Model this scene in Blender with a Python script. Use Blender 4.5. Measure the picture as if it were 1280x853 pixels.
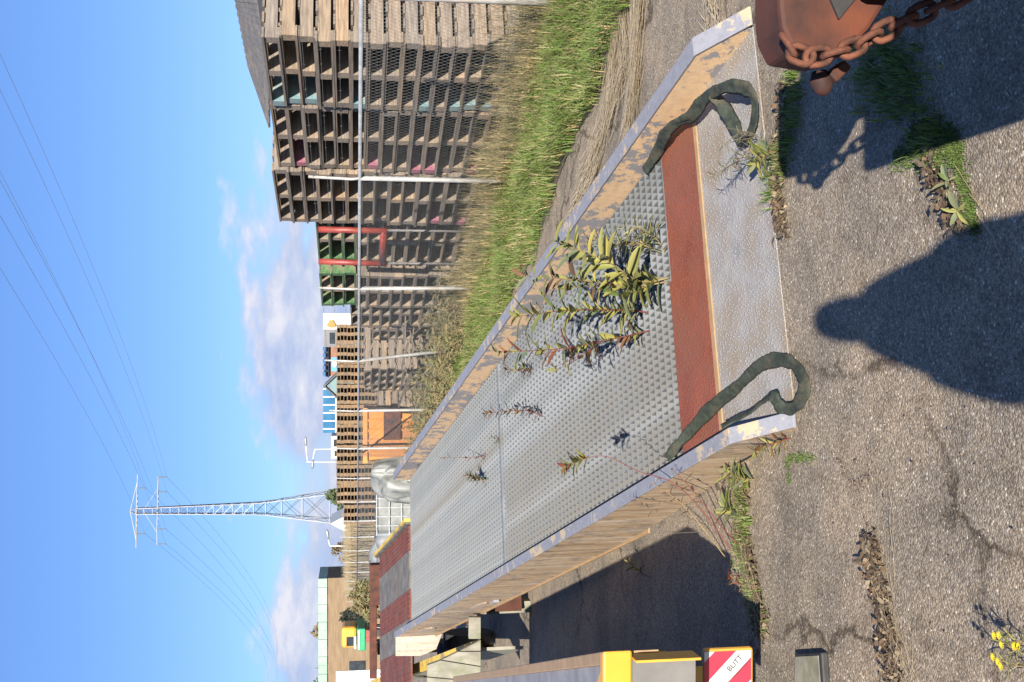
import bpy, math, random
from mathutils import Vector, Matrix, Euler
random.seed(7)
R = math.radians
scene = bpy.context.scene
for o in list(bpy.data.objects): bpy.data.objects.remove(o)
COL = scene.collection

# ------------------------------------------------------------------ camera
F, H, HZ = 1300.0, 1.8, 445.0          # focal length in photo pixels, eye height, horizon column
PITCH = math.atan2(640 - HZ, F)
cp, sp = math.cos(PITCH), math.sin(PITCH)
cam_d = bpy.data.cameras.new('camera'); cam = bpy.data.objects.new('camera', cam_d); COL.objects.link(cam)
cam_d.sensor_width = 36; cam_d.lens = F / 1280 * 36; cam_d.clip_start = 0.05; cam_d.clip_end = 6000
fwd = Vector((0, cp, -sp)); upv = Vector((0, sp, cp)); rgt = Vector((1, 0, 0))
m = Matrix((( -upv.x, rgt.x, -fwd.x, 0), (-upv.y, rgt.y, -fwd.y, 0), (-upv.z, rgt.z, -fwd.z, H), (0, 0, 0, 1)))
cam.matrix_world = m                    # the picture is taken in portrait and shown lying on its side
scene.camera = cam

# ------------------------------------------------------------------ sky
SUN_EL, SUN_AZ = R(24.5), R(180)        # sun straight behind the camera (towards -Y)
CLOUD_SEED = 15.1
world = bpy.data.worlds.new('World'); scene.world = world; world.use_nodes = True
nt = world.node_tree; nt.nodes.clear()
def N(t, ty, **k):
    n = t.nodes.new(ty)
    for a, b in k.items():
        if a.startswith('i_'):
            key = a[2:]; key = int(key) if key.isdigit() else key.replace('_', ' ')
            n.inputs[key].default_value = b
        else: setattr(n, a, b)
    return n
def L(t, a, b): t.links.new(a, b)
def ramp(t, stops, interp='LINEAR'):
    n = t.nodes.new('ShaderNodeValToRGB'); cr = n.color_ramp; cr.interpolation = interp
    while len(cr.elements) < len(stops): cr.elements.new(0.5)
    for e, (p, c) in zip(cr.elements, stops):
        e.position = p; e.color = c if len(c) == 4 else (*c, 1)
    return n
sky = N(nt, 'ShaderNodeTexSky', sky_type='NISHITA', sun_disc=False, sun_elevation=SUN_EL, sun_rotation=SUN_AZ,
        altitude=0, air_density=1.0, dust_density=0.25, ozone_density=4.0)
tc = N(nt, 'ShaderNodeTexCoord'); sep = N(nt, 'ShaderNodeSeparateXYZ'); L(nt, tc.outputs['Generated'], sep.inputs[0])
mp = N(nt, 'ShaderNodeMapping'); mp.inputs['Scale'].default_value = (1, 1, 2.6); mp.inputs['Location'].default_value = (CLOUD_SEED, 1.7, 0.1)
L(nt, tc.outputs['Generated'], mp.inputs[0])
n1 = N(nt, 'ShaderNodeTexNoise', i_Scale=6.5, i_Detail=8.0, i_Roughness=0.56); L(nt, mp.outputs[0], n1.inputs['Vector'])
n2 = N(nt, 'ShaderNodeTexNoise', i_Scale=13.0, i_Detail=7.0, i_Roughness=0.6); L(nt, mp.outputs[0], n2.inputs['Vector'])
# clouds gather in a belt above the horizon, all the way round
belt = ramp(nt, [(0.0, (0.10,)*3), (0.055, (0.13,)*3), (0.10, (0.02,)*3), (0.135, (-0.16,)*3), (0.3, (-0.5,)*3)])
L(nt, sep.outputs['Z'], belt.inputs[0])
belt.color_ramp.elements[3].color = (0, 0, 0, 1); belt.color_ramp.elements[4].color = (0, 0, 0, 1)
belt.color_ramp.elements[0].color = (0.335, 0.335, 0.335, 1); belt.color_ramp.elements[1].color = (0.34, 0.34, 0.34, 1); belt.color_ramp.elements[2].color = (0.235, 0.235, 0.235, 1)
add = N(nt, 'ShaderNodeMath', operation='ADD'); L(nt, n1.outputs['Fac'], add.inputs[0]); L(nt, belt.outputs[0], add.inputs[1])
cm = ramp(nt, [(0.73, (0, 0, 0)), (0.85, (0.9,)*3)]); L(nt, add.outputs[0], cm.inputs[0])
cc = ramp(nt, [(0.38, (2.5, 3.0, 4.6)), (0.52, (3.6, 3.85, 4.9)), (0.66, (5.1, 4.95, 5.3))]); L(nt, n2.outputs['Fac'], cc.inputs[0])
mixc = N(nt, 'ShaderNodeMixRGB'); L(nt, cm.outputs[0], mixc.inputs[0]); tint = N(nt, 'ShaderNodeMixRGB', blend_type='MULTIPLY'); tint.inputs[0].default_value = 1; tint.inputs[2].default_value = (.72, .97, 1.45, 1); gm = N(nt, 'ShaderNodeGamma'); gm.inputs[1].default_value = .75; L(nt, sky.outputs[0], gm.inputs[0]); L(nt, gm.outputs[0], tint.inputs[1]); L(nt, tint.outputs[0], mixc.inputs[1]); L(nt, cc.outputs[0], mixc.inputs[2])
bg = N(nt, 'ShaderNodeBackground'); bg.inputs['Strength'].default_value = 0.068
L(nt, mixc.outputs[0], bg.inputs['Color'])
wo = N(nt, 'ShaderNodeOutputWorld'); L(nt, bg.outputs[0], wo.inputs[0])

# ------------------------------------------------------------------ sun and exposure
sd = bpy.data.lights.new('sun', 'SUN'); sun = bpy.data.objects.new('sun', sd); COL.objects.link(sun)
sd.energy = 5.0; sd.angle = R(0.53); sd.color = (1.0, 0.93, 0.82)
sun.rotation_euler = Vector((0, -math.cos(SUN_EL), math.sin(SUN_EL))).to_track_quat('Z', 'Y').to_euler()
sun.location = (0, -20, 12)
vs = scene.view_settings; vs.view_transform = 'Standard'; vs.look = 'None'; vs.exposure = 1.35; vs.gamma = 1; vs.use_curve_mapping = False
scene.render.engine = 'CYCLES'; scene.cycles.max_bounces = 6
scene.render.resolution_x = 1024; scene.render.resolution_y = 682

# ------------------------------------------------------------------ pixel -> place
CAMP = Vector((0, 0, H))
def ray(x, y):
    r = 426.5 - y; d = x - 640.0
    return Vector((r, F * cp - d * sp, -(d * cp + F * sp)))
def gnd(x, y, z=0.0):
    v = ray(x, y); return CAMP + v * ((z - H) / v.z)
def atY(x, y, Y):
    v = ray(x, y); return CAMP + v * (Y / v.y)
# the ramp: u along the slope, v across, w off the deck
RO = Vector((-.261, 4.096, 0)); eu = Vector((-.352, .927, .131)).normalized(); ev = Vector((1.763, .468, 0)).normalized(); en = ev.cross(eu).normalized()
def rp(u, v, w=0.0): return RO + eu * u + ev * v + en * w
def deck(x, y, w=0.0):
    v = ray(x, y); return CAMP + v * ((RO + en * w - CAMP).dot(en) / v.dot(en))
# the fence: s along, t away from the yard
FO = Vector((2.917, 8.828, 0)); fa = Vector((-.3325, .9431, 0)); fb = Vector((.9431, .3325, 0))
def fp(s, t, z=0.0): return FO + fa * s + fb * t + Vector((0, 0, z))
FANG = math.atan2(.9431, -.3325)

# ------------------------------------------------------------------ materials
def newmat(name):
    mt = bpy.data.materials.new(name); mt.use_nodes = True
    t = mt.node_tree; b = t.nodes['Principled BSDF']; return mt, t, b
def coord(t, scale=(1, 1, 1), kind='Object', rot=(0, 0, 0)):
    c = N(t, 'ShaderNodeTexCoord'); mpp = N(t, 'ShaderNodeMapping'); mpp.inputs['Scale'].default_value = scale; mpp.inputs['Rotation'].default_value = rot
    L(t, c.outputs[kind], mpp.inputs[0]); return mpp.outputs[0]
def noise(t, vec, scale, detail=4, rough=0.55):
    n = N(t, 'ShaderNodeTexNoise', i_Scale=scale, i_Detail=float(detail), i_Roughness=rough); L(t, vec, n.inputs['Vector']); return n.outputs['Fac']
def mixrgb(t, fac, a, b, mode='MIX'):
    n = N(t, 'ShaderNodeMixRGB', blend_type=mode)
    for i, v in ((0, fac), (1, a), (2, b)):
        if hasattr(v, 'node'): L(t, v, n.inputs[i])
        elif i == 0: n.inputs[0].default_value = v
        else: n.inputs[i].default_value = (*v, 1) if len(v) == 3 else v
    return n.outputs[0]
def bump(t, b, h, strength=0.3, dist=0.01):
    n = N(t, 'ShaderNodeBump', i_Strength=strength, i_Distance=dist); L(t, h, n.inputs['Height']); L(t, n.outputs[0], b.inputs['Normal'])
def rnd(t):
    return N(t, 'ShaderNodeObjectInfo').outputs['Random']
def simple(name, c1, c2, scale=6.0, rough=0.6, metal=0.0, stretch=(1, 1, 1), bmp=0.2, detail=5, objrand=0.0, dirt=None, lo=.35, hi=.65):
    mt, t, b = newmat(name)
    v = coord(t, stretch); f = noise(t, v, scale, detail)
    r = ramp(t, [(lo, K(c1)), (hi, K(c2))]); L(t, f, r.inputs[0]); c = r.outputs[0]
    if dirt:
        f2 = noise(t, coord(t), scale * .37, 6, .65); r2 = ramp(t, [(.5, (0, 0, 0)), (.66, (1, 1, 1))]); L(t, f2, r2.inputs[0])
        c = mixrgb(t, r2.outputs[0], c, K(dirt))
    if objrand:
        hsv = N(t, 'ShaderNodeHueSaturation'); L(t, c, hsv.inputs['Color'])
        mm = N(t, 'ShaderNodeMapRange'); mm.inputs[3].default_value = 1 - objrand; mm.inputs[4].default_value = 1 + objrand
        L(t, rnd(t), mm.inputs[0]); L(t, mm.outputs[0], hsv.inputs['Value']); c = hsv.outputs[0]
    L(t, c, b.inputs['Base Color']); b.inputs['Roughness'].default_value = rough; b.inputs['Metallic'].default_value = metal
    if bmp: bump(t, b, f, bmp, .01)
    return mt
M = {}
ALB = 0.79       # all albedos are stated for a slightly darker exposure
def K(c): return tuple(x * ALB for x in c)
# asphalt: aggregate in tar, grey-brown, with pale chips
def asphalt():
    mt, t, b = newmat('asphalt'); v = coord(t)
    vo = N(t, 'ShaderNodeTexVoronoi', i_Scale=130.0, feature='F1'); L(t, v, vo.inputs['Vector'])
    chips = ramp(t, [(0, (.155, .128, .099)), (.3, (.222, .186, .144)), (.62, (.272, .229, .178)), (.86, (.315, .266, .206)), (.965, (.36, .31, .245)), (.994, (.54, .50, .43))])
    sc = N(t, 'ShaderNodeSeparateColor'); L(t, vo.outputs['Color'], sc.inputs[0]); L(t, sc.outputs[0], chips.inputs[0])
    ed = ramp(t, [(.25, (1, 1, 1)), (.75, (.5, .48, .46))]); L(t, vo.outputs['Distance'], ed.inputs[0])
    c = mixrgb(t, .7, chips.outputs[0], ed.outputs[0], 'MULTIPLY')
    big = ramp(t, [(.30, (.60, .61, .63)), (.46, (.96, .95, .94)), (.68, (1.34, 1.25, 1.12))]); L(t, noise(t, v, 1.1, 6, .6), big.inputs[0])
    c = mixrgb(t, 1.0, c, big.outputs[0], 'MULTIPLY')
    mid = ramp(t, [(.36, (.68, .66, .64)), (.5, (1, 1, 1))]); L(t, noise(t, v, 7.0, 8, .7), mid.inputs[0])
    c = mixrgb(t, .75, c, mid.outputs[0], 'MULTIPLY')
    # fine cracks
    vd = N(t, 'ShaderNodeTexVoronoi', i_Scale=.55, feature='DISTANCE_TO_EDGE')
    dn = N(t, 'ShaderNodeTexNoise', i_Scale=3.0, i_Detail=8.0, i_Roughness=.65); L(t, v, dn.inputs['Vector'])
    vm = N(t, 'ShaderNodeMixRGB', blend_type='LINEAR_LIGHT'); vm.inputs[0].default_value = .22; L(t, v, vm.inputs[1]); L(t, dn.outputs['Color'], vm.inputs[2]); L(t, vm.outputs[0], vd.inputs['Vector'])
    cr = ramp(t, [(0, (.32, .3, .27)), (.006, (.5, .47, .44)), (.011, (1, 1, 1))]); L(t, vd.outputs['Distance'], cr.inputs[0])
    msk = ramp(t, [(.42, (0, 0, 0)), (.5, (1, 1, 1))]); L(t, noise(t, v, .7, 3), msk.inputs[0])
    c = mixrgb(t, msk.outputs[0], c, mixrgb(t, 1.0, c, cr.outputs[0], 'MULTIPLY'))
    L(t, c, b.inputs['Base Color']); b.inputs['Roughness'].default_value = .82; b.inputs['Specular IOR Level'].default_value = .35
    inv = N(t, 'ShaderNodeMath', operation='SUBTRACT'); inv.inputs[0].default_value = 1; L(t, vo.outputs['Distance'], inv.inputs[1])
    bump(t, b, inv.outputs[0], .45, .006)
    return mt
M['asphalt'] = asphalt()
M['soil'] = simple('soil', (.055, .042, .028), (.12, .095, .06), 9, .95, bmp=.6, dirt=(.05, .055, .025))
M['field'] = simple('field', (.07, .07, .03), (.13, .11, .06), .3, .95, bmp=.3)
def wood(name, dark, light, along):
    mt, t, b = newmat(name); st = [9, 9, 9]; st[along] = .8
    v = coord(t, tuple(st)); loc = N(t, 'ShaderNodeVectorMath', operation='ADD'); L(t, v, loc.inputs[0])
    oi = N(t, 'ShaderNodeObjectInfo'); cx = N(t, 'ShaderNodeCombineXYZ'); ml = N(t, 'ShaderNodeMath', operation='MULTIPLY'); ml.inputs[1].default_value = 57
    L(t, oi.outputs['Random'], ml.inputs[0]); [L(t, ml.outputs[0], cx.inputs[i]) for i in range(3)]; L(t, cx.outputs[0], loc.inputs[1])
    f = noise(t, loc.outputs[0], 4.0, 8, .65); r = ramp(t, [(.3, K(dark)), (.5, K(tuple((a + c) / 2 for a, c in zip(dark, light)))), (.7, K(light))]); L(t, f, r.inputs[0])
    tint = ramp(t, [(0, (.62, .6, .6)), (.3, (.95, .9, .86)), (.55, (1.05, .92, .75)), (.8, (.8, .82, .86)), (1, (1.3, 1.05, .78))]); L(t, oi.outputs['Random'], tint.inputs[0])
    c = mixrgb(t, .9, r.outputs[0], tint.outputs[0], 'MULTIPLY')
    L(t, c, b.inputs['Base Color']); b.inputs['Roughness'].default_value = .8; bump(t, b, f, .4, .006); return mt
M['wood_x'] = wood('weathered_wood_boards', (.10, .085, .072), (.27, .23, .19), 0)
M['wood_y'] = wood('weathered_wood_bearers', (.115, .094, .077), (.335, .28, .225), 1)
M['wood_far'] = wood('pale_pallet_wood', (.12, .08, .044), (.27, .19, .11), 0)
M['wood_green'] = simple('green_painted_wood', (.035, .10, .035), (.10, .18, .07), 5, .7, stretch=(1, 4, 4), dirt=(.2, .16, .1))
M['wood_blue'] = simple('blue_painted_wood', (.10, .20, .22), (.22, .27, .26), 9, .7, dirt=(.25, .2, .15))
M['wood_pink'] = simple('pink_painted_wood', (.24, .06, .11), (.32, .14, .16), 9, .7, dirt=(.25, .2, .15))
M['galv'] = simple('galvanised_steel', (.24, .26, .28), (.36, .38, .40), 14, .45, .35, bmp=.05)
M['wire'] = simple('fence_wire', (.16, .17, .17), (.26, .27, .27), 14, .55, .4, bmp=0)
M['postpaint'] = simple('pale_grey_post', (.30, .30, .285), (.42, .41, .39), 10, .55, .1, bmp=.05, dirt=(.33, .29, .24))
M['grating'] = simple('galvanised_grating', (.155, .168, .18), (.245, .26, .275), 5, .5, .2, bmp=.05, dirt=(.18, .17, .155))
M['redprimer'] = simple('red_oxide_plate', (.12, .035, .02), (.20, .06, .034), 9, .65, .05, bmp=.15, dirt=(.15, .075, .05))
M['rust'] = simple('rusty_steel', (.022, .008, .006), (.125, .030, .010), 6, .8, .05, bmp=.7, detail=10, dirt=(.075, .024, .011), lo=.32, hi=.70)
M['rustchain'] = simple('rusty_chain', (.05, .017, .009), (.165, .055, .026), 30, .85, .1, bmp=.5)
M['yellow'] = simple('yellow_paint', (.60, .28, .02), (.68, .34, .035), 4, .42, 0, bmp=.04, dirt=(.6, .3, .05))
M['yellow2'] = simple('chipped_yellow_paint', (.50, .33, .05), (.68, .46, .08), 9, .6, 0, bmp=.1, dirt=(.22, .19, .12))
M['orange'] = simple('orange_paint', (.46, .15, .012), (.56, .21, .02), 2, .55, 0, bmp=.05, dirt=(.35, .15, .06))
M['darkgrey'] = simple('dark_grey_paint', (.10, .095, .09), (.17, .16, .15), 5, .6, bmp=.05)
M['greydeck'] = simple('grey_steel_deck', (.11, .098, .082), (.19, .172, .148), 7, .65, .1, bmp=.15, dirt=(.14, .105, .075))
M['lavgrey'] = simple('grey_painted_deck', (.20, .19, .20), (.29, .28, .29), 7, .6, .1, bmp=.1)
M['tan'] = simple('tan_edge_strip', (.28, .18, .09), (.37, .24, .13), 14, .65, bmp=.1, dirt=(.3, .2, .1))
M['concrete'] = simple('greenish_grey_steel', (.17, .16, .12), (.28, .265, .21), 12, .8, bmp=.2, stretch=(1, 1, .5), dirt=(.16, .17, .09))
M['black'] = simple('black_rubber', (.015, .015, .015), (.03, .03, .03), 20, .7, bmp=.1)
M['sling'] = simple('green_webbing', (.010, .016, .011), (.040, .050, .033), 22, .8, bmp=.8, detail=8, dirt=(.06, .05, .03))
M['redpaint'] = simple('red_paint', (.20, .030, .024), (.29, .055, .04), 8, .5, bmp=.05)
M['white'] = simple('white_paint', (.50, .50, .49), (.60, .60, .58), 5, .5, bmp=.02)
M['signred'] = simple('sign_red', (.45, .02, .045), (.52, .03, .06), 5, .4, bmp=0)
M['ink'] = simple('black_ink', (.02, .02, .02), (.03, .03, .03), 5, .5, bmp=0)
M['glass'] = simple('dark_window_glass', (.02, .025, .03), (.04, .05, .06), 3, .08, bmp=0)
M['bluesign'] = simple('blue_sign', (.02, .25, .62), (.03, .30, .68), 3, .4, bmp=0)
M['brickwall'] = simple('brown_brick_wall', (.17, .115, .066), (.23, .16, .094), .9, .85, bmp=.1, stretch=(1, 1, 6))
M['redbrick'] = simple('red_brick_wall', (.2, .09, .06), (.28, .15, .1), 1.2, .85, bmp=.1, stretch=(1, 1, 6))
M['greenfascia'] = simple('pale_green_fascia', (.20, .30, .24), (.27, .37, .30), .8, .5, bmp=0)
M['teal'] = simple('teal_cladding', (.09, .17, .19), (.13, .22, .24), .7, .5, bmp=0)
M['blueglass'] = simple('blue_glass_front', (.02, .10, .22), (.05, .18, .32), .5, .15, .1, bmp=0)
M['slate'] = simple('dark_roof_slate', (.035, .04, .05), (.07, .075, .085), 2, .6, bmp=.1)
M['greyclad'] = simple('grey_cladding', (.10, .10, .11), (.14, .14, .15), .6, .6, bmp=0)
M['roofgrey'] = simple('weathered_grey_roof_sheet', (.085, .08, .074), (.16, .15, .14), 7, .75, bmp=.3, stretch=(5, .5, 5), dirt=(.2, .17, .14))
M['tarp'] = simple('pale_grey_tarpaulin', (.11, .118, .115), (.22, .23, .22), 3, .5, bmp=.4)
M['greytarp'] = simple('grey_tarpaulin', (.10, .11, .12), (.20, .21, .22), 2, .6, bmp=.5)
M['vgreen'] = simple('machine_green', (.01, .24, .10), (.02, .32, .14), 4, .45, bmp=0)
M['steelgrey'] = simple('pylon_steel', (.15, .155, .16), (.20, .205, .21), 1, .5, .2, bmp=0)
M['ceramic'] = simple('brown_insulator', (.10, .13, .14), (.16, .2, .2), 3, .4, bmp=0)
M['cloth'] = simple('dark_jacket', (.03, .035, .05), (.05, .055, .07), 12, .85, bmp=.2)
M['skin'] = simple('skin', (.42, .25, .18), (.5, .31, .23), 8, .55, bmp=.02)
def leafmat(name, cols, rough=.5, trans=.25):
    mt, t, b = newmat(name); oi = N(t, 'ShaderNodeObjectInfo')
    g = N(t, 'ShaderNodeNewGeometry'); f = N(t, 'ShaderNodeMath', operation='ADD'); L(t, oi.outputs['Random'], f.inputs[0]); L(t, g.outputs['Random Per Island'], f.inputs[1])
    fr = N(t, 'ShaderNodeMath', operation='FRACT'); L(t, f.outputs[0], fr.inputs[0])
    r = ramp(t, [(i / max(1, len(cols) - 1), c) for i, c in enumerate(cols)]); L(t, fr.outputs[0], r.inputs[0])
    L(t, r.outputs[0], b.inputs['Base Color']); b.inputs['Roughness'].default_value = rough
    tr = N(t, 'ShaderNodeBsdfTranslucent'); L(t, r.outputs[0], tr.inputs[0])
    mx = N(t, 'ShaderNodeMixShader'); mx.inputs[0].default_value = trans
    out = t.nodes['Material Output']; L(t, b.outputs[0], mx.inputs[1]); L(t, tr.outputs[0], mx.inputs[2]); L(t, mx.outputs[0], out.inputs[0]); return mt
M['leaf'] = leafmat('weed_leaf', [(.09, .12, .03), (.19, .20, .055), (.28, .26, .08), (.14, .16, .045), (.36, .30, .08)])
M['leafgrey'] = leafmat('grey_green_leaf', [(.10, .13, .07), (.15, .17, .09), (.20, .19, .10)])
M['leafdead'] = leafmat('dead_leaf', [(.06, .035, .02), (.13, .065, .03), (.18, .09, .035), (.05, .04, .028)], .8)
M['leafred'] = leafmat('reddened_leaf', [(.14, .03, .025), (.20, .08, .03), (.16, .15, .04)], .6)
M['grass'] = leafmat('grass_blade', [(.075, .125, .02), (.105, .18, .03), (.145, .215, .042), (.21, .25, .07), (.09, .15, .025), (.36, .31, .16)], .6, .3)
M['straw'] = leafmat('dry_straw', [(.42, .33, .20), (.56, .46, .31), (.33, .25, .14), (.64, .56, .42)], .7, .2)
M['drygrass'] = leafmat('dry_tall_grass', [(.32, .235, .11), (.46, .36, .19), (.22, .17, .07), (.13, .14, .05)], .7, .25)
M['moss'] = leafmat('moss', [(.045, .075, .014), (.07, .11, .02), (.11, .15, .035)], .9, .1)
M['litter'] = leafmat('leaf_litter', [(.045, .030, .020), (.085, .052, .030), (.14, .088, .045), (.04, .028, .02), (.26, .2, .125), (.06, .045, .03)], .85, .1)
M['flower'] = leafmat('yellow_petal', [(.75, .60, .03), (.85, .68, .05)], .6, .3)
M['redstem'] = simple('red_stem', (.10, .018, .02), (.17, .045, .04), 20, .6, bmp=0)
M['stem'] = simple('brown_stem', (.17, .11, .05), (.26, .19, .08), 20, .7, bmp=0)
M['bark'] = simple('bark', (.10, .08, .06), (.17, .14, .11), 6, .9, bmp=.4)
M['crown'] = leafmat('tree_leaf', [(.045, .07, .03), (.08, .11, .045), (.11, .12, .05)], .7, .15)
M['crownbrown'] = leafmat('autumn_leaf', [(.13, .09, .05), (.20, .14, .07), (.10, .09, .045)], .7, .15)
M['reeds'] = leafmat('dry_reeds', [(.19, .145, .085), (.25, .2, .12), (.15, .12, .07)], .8, .15)
M['conifer'] = leafmat('dark_conifer', [(.012, .016, .012), (.025, .032, .02)], .8, .05)
M['bush'] = leafmat('brown_bush', [(.16, .11, .06), (.11, .12, .05), (.22, .16, .08), (.13, .15, .06)], .7, .2)
def curbmat(name, paint, metal, thr, streak):
    paint, metal = K(paint), K(metal)
    mt, t, b = newmat(name)
    v = coord(t, (1, 1, 1)); f = noise(t, v, 9, 9, .72); f2 = noise(t, v, 1.6, 4, .6)
    sm = N(t, 'ShaderNodeMath', operation='MULTIPLY_ADD'); sm.inputs[1].default_value = .7; L(t, f2, sm.inputs[0]); L(t, f, sm.inputs[2])
    r = ramp(t, [(thr, (0, 0, 0)), (thr + .025, (1, 1, 1))]); L(t, sm.outputs[0], r.inputs[0])
    pn = ramp(t, [(.3, tuple(x * .78 for x in paint)), (.6, paint)]); L(t, noise(t, v, 26, 6, .7), pn.inputs[0])
    c = mixrgb(t, r.outputs[0], pn.outputs[0], metal)
    if streak:   # vertical weathering streaks of rust and bare primer
        s = noise(t, coord(t, (6, 6, .5)), 2.4, 5, .6)
        sr = ramp(t, [(a_, K(c_)) for a_, c_ in [(.34, (.07, .05, .035)), (.41, (.24, .14, .07)), (.45, (.50, .36, .22)), (.49, (.18, .11, .06)), (.54, (.56, .46, .35)), (.59, (.26, .16, .085)), (.66, (.60, .54, .47))]]); L(t, s, sr.inputs[0])
        c = mixrgb(t, streak, c, sr.outputs[0])
    L(t, c, b.inputs['Base Color']); b.inputs['Roughness'].default_value = .58; bump(t, b, sm.outputs[0], .25, .008); return mt
M['curb'] = curbmat('flaking_cream_yellow_paint', (.66, .45, .26), (.25, .235, .235), .86, 0)
M['curbflange'] = curbmat('worn_grey_flange', (.23, .235, .27), (.42, .33, .22), .93, 0)
M['curbside'] = curbmat('streaked_cream_paint', (.56, .40, .24), (.2, .18, .165), .90, .62)
M['endplate'] = curbmat('faded_primer_plate', (.42, .33, .27), (.24, .215, .205), .95, .3)
def treadmat(name, c1, c2, dirt, bmp=.6, metal=.5, rough=.42, dark=None):
    c1, c2, dirt = K(c1), K(c2), K(dirt)
    mt, t, b = newmat(name); v = coord(t)
    br = N(t, 'ShaderNodeTexVoronoi', i_Scale=1.0, feature='F1', distance='CHEBYCHEV')
    # raised tears of the checker plate
    L(t, coord(t, (95, 42, 30), rot=(0, 0, .45)), br.inputs['Vector'])
    h = ramp(t, [(.16, (1, 1, 1)), (.34, (0, 0, 0))]); L(t, br.outputs['Distance'], h.inputs[0])
    f = noise(t, v, 5, 7, .65); r = ramp(t, [(.35, c1), (.62, c2)]); L(t, f, r.inputs[0])
    d = ramp(t, [(.44, (0, 0, 0)), (.6, (1, 1, 1))]); L(t, noise(t, v, 2.3, 6, .6), d.inputs[0])
    c = mixrgb(t, d.outputs[0], r.outputs[0], dirt)
    c = mixrgb(t, h.outputs[0], c, tuple(min(.7, x * 1.22) for x in c2))
    L(t, c, b.inputs['Base Color']); b.inputs['Roughness'].default_value = rough; b.inputs['Metallic'].default_value = metal
    bump(t, b, h.outputs[0], bmp, .006); return mt
M['tread'] = treadmat('worn_checker_plate', (.25, .24, .235), (.36, .345, .33), (.28, .225, .165), metal=.12, rough=.56)
M['redtread'] = treadmat('red_oxide_checker_plate', (.165, .042, .022), (.25, .07, .035), (.19, .07, .04), metal=0, rough=.62)

# ------------------------------------------------------------------ mesh helpers
class MB:
    def __init__(s): s.v = []; s.f = []
    def quad(s, *p):
        i = len(s.v); s.v += [tuple(q) for q in p]; s.f.append(tuple(range(i, i + len(p))))
    def hexa(s, p):       # 8 corners: bottom 4, top 4
        i = len(s.v); s.v += [tuple(q) for q in p]
        for f in ((3, 2, 1, 0), (4, 5, 6, 7), (0, 1, 5, 4), (1, 2, 6, 5), (2, 3, 7, 6), (3, 0, 4, 7)): s.f.append(tuple(i + k for k in f))
        return s
    def box(s, x0, x1, y0, y1, z0, z1):
        return s.hexa([(x0, y0, z0), (x1, y0, z0), (x1, y1, z0), (x0, y1, z0), (x0, y0, z1), (x1, y0, z1), (x1, y1, z1), (x0, y1, z1)])
    def fbox(s, fn, a0, a1, b0, b1, c0, c1):    # box in a skewed frame
        return s.hexa([fn(a0, b0, c0), fn(a0, b1, c0), fn(a1, b1, c0), fn(a1, b0, c0), fn(a0, b0, c1), fn(a0, b1, c1), fn(a1, b1, c1), fn(a1, b0, c1)])
    def tube(s, pts, r, n=6, cap=True, flat=None):
        pts = [Vector(p) for p in pts]; rs = r if isinstance(r, (list, tuple)) else [r] * len(pts); i0 = len(s.v); prev = None
        for k, p in enumerate(pts):
            d = (pts[min(k + 1, len(pts) - 1)] - pts[max(k - 1, 0)]).normalized()
            if prev is None:
                x = d.orthogonal().normalized()
            else:
                x = (prev - d * prev.dot(d))
                x = x.normalized() if x.length > 1e-6 else d.orthogonal().normalized()
            prev = x; y = d.cross(x)
            for j in range(n):
                an = 2 * math.pi * j / n; s.v.append(tuple(p + x * (rs[k] * math.cos(an)) + y * (rs[k] * math.sin(an))))
        for k in range(len(pts) - 1):
            for j in range(n):
                a = i0 + k * n + j; b = i0 + k * n + (j + 1) % n; s.f.append((a, b, b + n, a + n))
        if cap:
            s.f.append(tuple(i0 + j for j in reversed(range(n)))); e = i0 + (len(pts) - 1) * n; s.f.append(tuple(e + j for j in range(n)))
        return s
    def prism(s, poly, off):      # polygon (list of points) extruded by off
        i = len(s.v); n = len(poly); off = Vector(off)
        s.v += [tuple(p) for p in poly] + [tuple(Vector(p) + off) for p in poly]
        s.f.append(tuple(i + k for k in reversed(range(n)))); s.f.append(tuple(i + n + k for k in range(n)))
        for k in range(n): s.f.append((i + k, i + (k + 1) % n, i + n + (k + 1) % n, i + n + k))
        return s
    def blade(s, p, q, w, bend):   # grass blade: a bent tapering strip
        p = Vector(p); q = Vector(q); mid = (p + q) / 2 + Vector(bend); i = len(s.v); w = Vector(w)
        s.v += [tuple(p - w), tuple(p + w), tuple(mid + w * .8), tuple(mid - w * .8), tuple(q)]
        s.f += [(i, i + 1, i + 2, i + 3), (i + 3, i + 2, i + 4)]
    def mesh(s, name, mat, smooth=False):
        me = bpy.data.meshes.new(name); me.from_pydata(s.v, [], s.f); me.materials.append(mat); me.update()
        if smooth: me.polygons.foreach_set('use_smooth', [True] * len(me.polygons))
        return me
    def build(s, name, mat, parent=None, smooth=False, bevel=0.0, **props):
        return link(name, s.mesh(name, mat, smooth), parent, bevel, **props)
def link(name, me, parent=None, bevel=0.0, **props):
    o = bpy.data.objects.new(name, me); COL.objects.link(o)
    if parent is not None:
        o.parent = parent
        if parent.type == 'EMPTY' and not parent.get('_local'): o.matrix_parent_inverse = Matrix.Translation(-parent.location)
    if bevel:
        md = o.modifiers.new('bevel', 'BEVEL'); md.width = bevel; md.segments = 2; md.limit_method = 'ANGLE'
    for k, v in props.items(): o[k] = v
    return o
def thing(name, label, cat, loc=(0, 0, 0), group=None):
    o = bpy.data.objects.new(name, None); COL.objects.link(o); o.location = loc; o.empty_display_size = .1
    o['label'] = label; o['category'] = cat
    if group: o['group'] = group
    return o
def tag(o, label, cat, group=None):
    o['label'] = label; o['category'] = cat
    if group: o['group'] = group
    return o
def U(a, b): return random.uniform(a, b)

# ================================================================== SETTING
mb = MB(); S = 2500
mb.quad((-S, -S, -.008), (S, -S, -.008), (S, S, -.008), (-S, S, -.008)); mb.build('ground', M['field'], kind='structure')
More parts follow.
